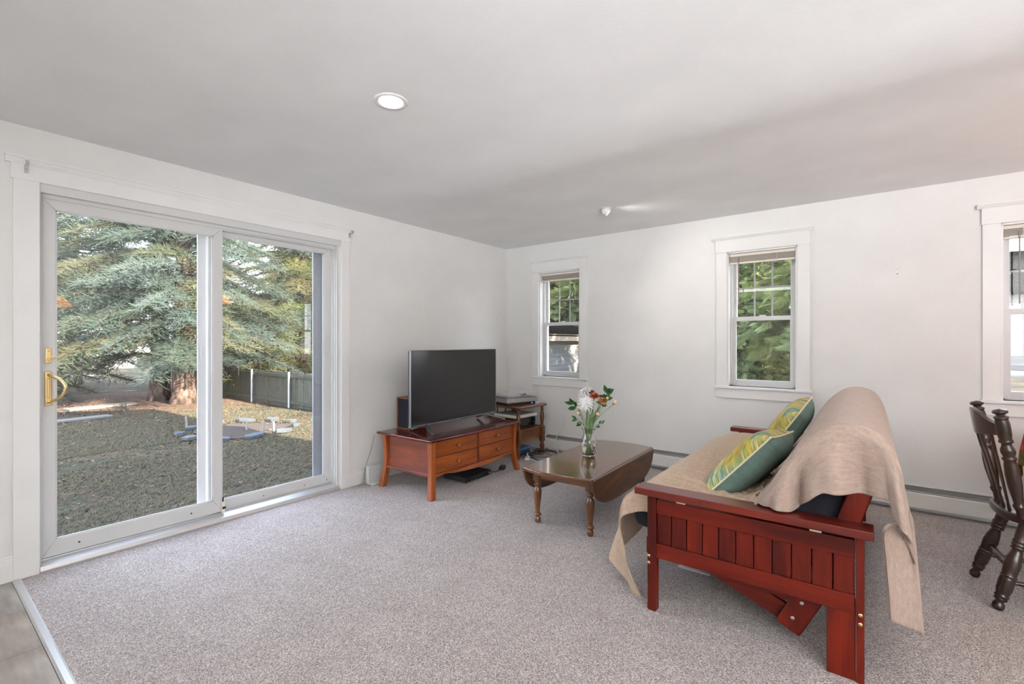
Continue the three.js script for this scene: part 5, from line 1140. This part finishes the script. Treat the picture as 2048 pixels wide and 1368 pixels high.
{
  const x = 6.9, z = -5.6, t = thing('tree_trunk', 'dark leaning tree trunk seen through the window behind the dining chair', 'tree', null, x, groundY(x, z), z);
  part('trunk', trunkGeo([[-0.9, -0.1, 0.2, 0.22], [-0.55, 1.0, 0.1, 0.17], [-0.05, 2.3, 0, 0.15], [0.5, 4.2, -0.1, 0.12], [0.8, 7, -0.2, 0.06]]), M.bark, t);
  part('limb', tube([[-0.25, 1.9, 0], [0.5, 2.25, 0.25], [1.5, 2.5, 0.5]], 0.055), M.bark, t);
  for (const [a, b] of [[[0.2, 3.2, 0], [-1.3, 3.9, 0.4]], [[0.4, 3.6, 0], [-0.9, 4.6, -0.3]]]) part('limb', tube([a, [(a[0] + b[0]) / 2, (a[1] + b[1]) / 2 + 0.15, b[2] / 2], b], 0.025), M.bark, t);
}
// ------------------------------------------------------------------ fences
{
  const t = thing('board_fence', 'weathered grey board fence on steel posts along the lawn', 'fence');
  const mats = [M.greyWood, M.greyWood2, M.greyWood3];
  const x0 = -19, x1 = -5.2, bw = 0.128, g = [0, 1, 2].map((k) => uvm(rbox(-bw / 2 + 0.004, 0, -0.009, bw / 2 - 0.004, 0.985 - k * 0.012, 0.009, 0.003, 1), 1, k * 0.3, k * 0.2));
  let k = 0;
  for (let x = x0; x < x1; x += bw) {
    const b = part('board', g[k % 3], mats[(k * 5 + (k % 7)) % 3], t); k++;
    const zz = -1.78 - 0.02 * Math.sin(x); b.position.set(x, GY - 0.02, zz); b.rotation.z = rr(-0.006, 0.006);
  }
  for (const y of [0.16, 0.86]) for (let x = x0; x < x1 - 0.5; x += 2.3) { const b = part('fence_rail', uvm(box(-0.02, -0.042, 0, 2.28, 0.042, 0.036), 0), mats[1], t); b.position.set(x, GY + y, -1.755); }
  for (const x of [-17.4, -15.2, -13.02, -10.82, -8.67, -6.5]) { const b = part('post', join(cyl(0.028, 0.028, 1.0, 0, -0.05, 0, 10), new THREE.SphereGeometry(0.028, 10, 6).translate(0, 0.95, 0)), M.galv = M.galv || std(C(0.5, 0.52, 0.55), 0.45, { metalness: 0.5 }), t, 'galvanised steel post'); b.position.set(x, GY, -1.69); }
}
{
  const t = thing('stockade_fence', 'tall grey stockade fence far behind the tree trunk', 'fence');
  const g = uvm(rbox(-0.11, 0, -0.012, 0.11, 1.85, 0.012, 0.006, 1), 1);
  for (let k = 0; k < 44; k++) { const b = part('board', g, [M.greyWood, M.greyWood2][k % 2], t); b.position.set(-27 + k * 0.235, GY, -10.5 - k * 0.03); b.scale.y = rr(0.97, 1.02); }
  part('fence_rail', uvm(box(-27.1, 0.9, -10.6, -16.7, 1.0, -10.55), 0), M.greyWood2, t);
}
{
  const t = thing('stockade_fence', 'sunlit grey-green board fence beyond the cedar in the middle window', 'fence');
  const g = uvm(rbox(-0.1, 0, -0.012, 0.1, 1.9, 0.012, 0.006, 1), 1);
  for (let k = 0; k < 30; k++) { const b = part('board', g, [M.greyWood, M.greyWood3][k % 2], t); b.position.set(-6.4 + k * 0.215, GY + 0.05, -16.4); b.scale.y = rr(0.97, 1.02); }
  for (const x of [-5, -2.6, -0.2]) { const b = part('post', uvm(box(-0.06, 0, -0.06, 0.06, 2.0, 0.06), 1), M.greyWood3, t); b.position.set(x, GY, -16.3); }
}
// ------------------------------------------------------------------ ring of slabs round an old fire pit
{
  const slate = [C(0.055, 0.065, 0.075), C(0.065, 0.075, 0.083), C(0.08, 0.084, 0.085)].map((c) => { const m = std(c, 0.8, { bumpMap: T.plaster, bumpScale: 0.01 }); return m; });
  const cx = -6.25, cz = 0.52;
  single('fire_pit_soil', grid(28, 6, (u, v) => { const a = u * 6.2832, r = v * (0.8 + 0.08 * Math.sin(a * 3)); return [cx - Math.cos(a) * r * 1.08, groundY(cx, cz) + 0.045 - v * 0.05 + 0.03 * noise3(Math.cos(a) * r * 6, 0, Math.sin(a) * r * 6), cz + Math.sin(a) * r]; }), std(C(0.06, 0.045, 0.035), 1, { bumpMap: rep(T.lawnH, 2, 2), bumpScale: 0.04 }), 'dark bare soil inside the ring of slabs on the lawn', 'soil');
  for (let k = 0; k < 11; k++) {
    const a = (k / 11) * 6.283 + 0.2, r = 0.98, px = cx + Math.cos(a) * r * 1.05, pz = cz + Math.sin(a) * r;
    const w = rr(0.13, 0.22), pts = [];
    for (let j = 0; j < 6; j++) { const b = (j / 6) * 6.283; pts.push([Math.cos(b) * w * rr(0.8, 1.2), Math.sin(b) * w * rr(0.5, 0.75)]); }
    const s = single('paving_slab', extrude(pts, 0.05, { bevelEnabled: true, bevelSize: 0.008, bevelThickness: 0.008, bevelSegments: 1 }).rotateX(-Math.PI / 2), slate[k % 3], 'broken bluish stone slab in the ring round the fire pit', 'stone', 'slabs ringing the fire pit');
    s.position.set(px, groundY(px, pz) + 0.02, pz); s.rotation.set(rr(-0.12, 0.12), -a + Math.PI / 2 + rr(-0.3, 0.3), rr(-0.1, 0.1));
  }
  [[-7.0, 1.2, 0.32], [-6.85, 1.02, 0.3], [-5.95, 0.55, 0.24], [-5.55, 0.42, 0.26], [-5.5, 0.24, 0.24]].forEach(([x, z, hh], k) => { const s = single('wooden_stake', cyl(0.016, 0.02, hh, 0, 0, 0, 7), std(C(0.27, 0.25, 0.22), 0.9), 'short pale stake stuck ' + ['at the outer edge of the slab ring, leftmost', 'beside the leftmost stake of the ring', 'in the soil at mid ring', 'near the fence side of the ring', 'closest to the fence in the ring'][k], 'stake', 'stakes in the fire pit'); s.position.set(x, groundY(x, z) - 0.03, z); s.rotation.set(rr(-0.15, 0.15), 0, rr(-0.15, 0.15)); });
  for (const [x, z, l, w, lab] of [[-13.0, 1.25, 1.5, 0.5, 'pale flat stone slab lying in sunlight before the spruces'], [-10.4, 2.35, 1.5, 0.28, 'narrow pale stone edging strip lying on the shaded lawn']]) { const s = single('stone_slab', rbox(-w / 2, 0, -l / 2, w / 2, 0.06, l / 2, 0.02, 2), std(C(0.14, 0.135, 0.125), 0.9), lab, 'stone'); s.position.set(x, groundY(x, z), z); s.rotation.y = 0.15; }
}
// needles and leaves
{
  const m = std(C(0.105, 0.062, 0.038), 1, { bumpMap: rep(T.lawnH, 3, 3), bumpScale: 0.06 });
  const litter = grid(60, 16, (u, v) => { const a = u * 6.2832, r = v * (3.1 + 0.9 * Math.sin(a * 2 + 1) + 0.5 * Math.sin(a * 5)), x = -13.2 - Math.cos(a) * r, z = -0.6 + Math.sin(a) * r * 1.1; return [x, groundY(x, z) + 0.02 - v * 0.028 + 0.02 * noise3(x * 4, 1, z * 4), z]; });
  const o = single('needle_litter', litter, m, 'rust-brown bed of fallen needles under the spruces', 'litter'); o.userData.kind = 'stuff';
  const lf = new THREE.BufferGeometry(); lf.setAttribute('position', new THREE.Float32BufferAttribute([-0.03, 0, 0, 0.0, 0.012, -0.022, 0.035, 0.004, 0, -0.03, 0, 0, 0.035, 0.004, 0, 0.0, 0.012, 0.022], 3)); lf.computeVertexNormals();
  const list = [], q = new THREE.Quaternion();
  for (let k = 0; k < 3200; k++) {
    const near = k < 900, x = near ? rr(-9, -0.6) : -12.5 + rr(-4.5, 4.2) * Math.sqrt(rnd()), z = near ? rr(-1.5, 6) : rr(-2, 5.5);
    q.setFromEuler(new THREE.Euler(rr(-0.7, 0.7), rnd() * 6.28, rr(-0.7, 0.7)));
    list.push([mat4(V(x, groundY(x, z) + 0.012, z), q.clone(), rr(0.5, 1.3)), [C(0.13, 0.068, 0.036), C(0.17, 0.11, 0.068), C(0.09, 0.055, 0.038)][k % 3]]);
  }
  const holder = thing('fallen_leaves', 'scattered dry brown leaves on the lawn', 'leaves'); holder.userData.kind = 'stuff';
  scatter('leaves', lf, std(0xffffff, 0.9, { side: THREE.DoubleSide }), list, holder);
  // grass tufts
  const bl = []; for (let k = 0; k < 7; k++) { const a = k * 0.9, d = 0.012 + 0.01 * (k % 3), hh = 0.025 + 0.012 * (k % 3); bl.push(Math.cos(a) * 0.004, 0, Math.sin(a) * 0.004, -Math.cos(a) * 0.004, 0, -Math.sin(a) * 0.004, Math.cos(a + 1.2) * d * 2, hh, Math.sin(a + 1.2) * d * 2); }
  const gg = new THREE.BufferGeometry(); gg.setAttribute('position', new THREE.Float32BufferAttribute(bl, 3)); gg.computeVertexNormals();
  const gl = [];
  for (let k = 0; k < 120000; k++) {
    const x = -0.5 - 10.5 * Math.pow(rnd(), 1.3), z = rr(-1.4, 6.2);
    if (Math.hypot(x + 6.25, z - 0.52) < 0.85) continue;
    const w = vnoise(x * 0.9 + 50, z * 0.9 + 50, 1e5, 1e5, 8); if (w < 0.3 && rnd() < 0.8) continue;
    q.setFromAxisAngle(UPV, rnd() * 6.28);
    gl.push([mat4(V(x, groundY(x, z), z), q.clone(), rr(0.4, 0.95)), rnd() < 0.5 ? C(0.125, 0.104, 0.062) : rnd() < 0.55 ? C(0.056, 0.068, 0.036) : C(0.080, 0.060, 0.040)]);
  }
  const gh = thing('lawn_grass', 'short sparse winter grass outside the sliding door', 'grass'); gh.userData.kind = 'stuff';
  scatter('blades', gg, std(0xffffff, 0.9, { side: THREE.DoubleSide }), gl, gh);
}
// ------------------------------------------------------------------ neighbouring buildings
function clapWall(parent, w, h, m, expo = 0.12) { // wall in the xy plane facing +z, boards tilted like clapboards
  const n = Math.round(h / expo), g = uvm(extrude([[0, 0], [0.014, 0], [0.003, expo + 0.01], [0, expo + 0.01]], w).rotateY(Math.PI / 2), 0);
  for (let k = 0; k < n; k++) { const b = part('siding_board', g, m, parent); b.position.set(0, k * expo, 0.0); b.rotation.y = 0; b.scale.set(1, 1, -1); }
}
{
  // low garage beyond the corner window; its wall faces the sun
  const t = thing('garage', 'low grey clapboard garage seen through the corner window', 'garage', null, -2.95, GY, -4.4, Math.PI / 2 + 0.12);
  const gm = std(C(0.20, 0.20, 0.195), 0.8);
  part('wall', box(0, 0, -4, 7.5, 1.9, -0.005), gm, t);
  clapWall(t, 7.5, 1.8, gm, 0.125);
  part('fascia', box(-0.2, 1.8, -0.05, 7.7, 1.98, 0.22), std(C(0.34, 0.27, 0.21), 0.8), t, 'tan fascia board');
  part('roof', extrude([[0.24, 1.96], [-4.3, 3.6], [-4.3, 3.5], [0.2, 1.9]], 7.9).rotateY(Math.PI / 2).scale(1, 1, -1).translate(-0.2, 0, 0), std(C(0.16, 0.09, 0.05), 0.95, { bumpMap: rep(T.lawnH, 3, 3), bumpScale: 0.05 }), t, 'roof covered with brown needles');
  part('hook', new THREE.TorusGeometry(0.05, 0.012, 6, 14).translate(3.0, 0.75, 0.04), M.black, t);
}
function house(name, label, x, z, turn, w, h, d, wallC, roofC, wins) {
  const t = thing(name, label, 'house', null, x, GY, z, turn);
  const wm = std(wallC, 0.8);
  part('wall', box(0, -0.3, -d, w, h, -0.01), wm, t);
  clapWall(t, w, h, wm, 0.3);
  part('roof', extrude([[0.6, h - 0.1], [-d / 2, h + d * 0.34], [-d - 0.6, h - 0.1], [-d - 0.6, h - 0.3], [-d / 2, h + d * 0.34 - 0.25], [0.6, h - 0.3]], w + 1).rotateY(Math.PI / 2).scale(1, 1, -1).translate(-0.5, 0, 0), roofC, t);
  for (const [a, b, ww, hh] of wins) {
    const f = part('window', join(box(a - 0.09, b - 0.09, 0, a + ww + 0.09, b, 0.06), box(a - 0.09, b + hh, 0, a + ww + 0.09, b + hh + 0.09, 0.06), box(a - 0.09, b, 0, a, b + hh, 0.06), box(a + ww, b, 0, a + ww + 0.09, b + hh, 0.06), box(a, b + hh / 2 - 0.03, 0.0, a + ww, b + hh / 2 + 0.03, 0.05)), M.farTrim, t);
    part('pane', box(a, b, 0.0, a + ww, b + hh, 0.03), std(C(0.06, 0.08, 0.1), 0.08), f);
  }
  return t;
}
M.shingle = std(C(0.45, 0.45, 0.47), 0.9, { map: rep(T.roof, 0.4, 0.4) });
house('neighbour_house', 'white house glimpsed through the spruce boughs', -38, 10.5, Math.PI / 2 - 0.1, 16, 5.2, 8, C(0.40, 0.42, 0.45), M.shingle, [[2, 1.2, 1, 1.5], [6, 1.2, 1, 1.5], [10, 1.2, 1, 1.5], [4, 3.4, 1, 1.3], [9, 3.4, 1, 1.3]]);
house('neighbour_house', 'pale house with pinkish roof glimpsed above the board fence', -37, -12, Math.PI / 2 - 0.5, 10, 3.0, 8, C(0.34, 0.34, 0.35), std(C(0.26, 0.22, 0.21), 0.9), [[2, 1.0, 1, 1.3], [6, 1.0, 1, 1.3]]);
house('neighbour_house', 'blue-grey house behind the tall stockade fence', -27, -14, 0.45, 9, 3.6, 7, C(0.22, 0.30, 0.38), M.shingle, [[2, 1.4, 1.0, 1.4], [5.5, 1.4, 1.0, 1.4]]);
house('neighbour_house', 'grey-roofed cream house across the road, seen behind the dining chair', 3.5, -37, 0.08, 20, 5.0, 9, C(0.21, 0.195, 0.175), M.shingle, [[3, 1.2, 1.1, 1.6], [12, 1.2, 1.1, 1.6]]);
single('road', box(-70, GY - 0.05, -34.5, 60, GY + 0.1, -29.5), std(C(0.25, 0.25, 0.26), 0.9), 'asphalt road beyond the window wall', 'road');
single('driveway', box(-34, GY - 0.05, -1.5, -28, GY + 0.1, 14), std(C(0.42, 0.42, 0.43), 0.9), 'pale driveway behind the spruces', 'driveway');
// bare shrubs
function shrub(label, x, z, h, w, n, c) {
  const t = thing('bare_shrub', label, 'shrub', null, x, groundY(x, z), z), g = [];
  for (let k = 0; k < n; k++) { const a = rnd() * 6.283, s = rr(0.2, 1) * w, px = rr(-0.3, 0.3) * w, hh = h * rr(0.6, 1); g.push(new THREE.TubeGeometry(new THREE.CatmullRomCurve3([V(px, 0, 0), V(px + Math.cos(a) * s * 0.35, hh * 0.5, Math.sin(a) * s * 0.35), V(px + Math.cos(a) * s, hh, Math.sin(a) * s)]), 4, 0.012 * h * 0.6, 3)); }
  const b = part('stems', join(g), std(c, 0.9), t); b.userData.kind = 'stuff';
}
shrub('tan leafless shrub between the spruce trunk and the white house', -21.5, 0.6, 1.7, 1.4, 170, C(0.50, 0.40, 0.30));
shrub('tan leafless shrub to one side of the driveway', -22.5, 2.4, 1.4, 1.5, 140, C(0.46, 0.36, 0.28));
shrub('grey-brown leafless shrub behind the board fence', -17.0, -3.4, 2.6, 1.3, 160, C(0.26, 0.22, 0.2));
shrub('pale dry grass clump outside the window behind the dining chair', 9.6, -22.5, 1.6, 0.8, 60, C(0.55, 0.45, 0.32));

renderer.render(scene, camera);
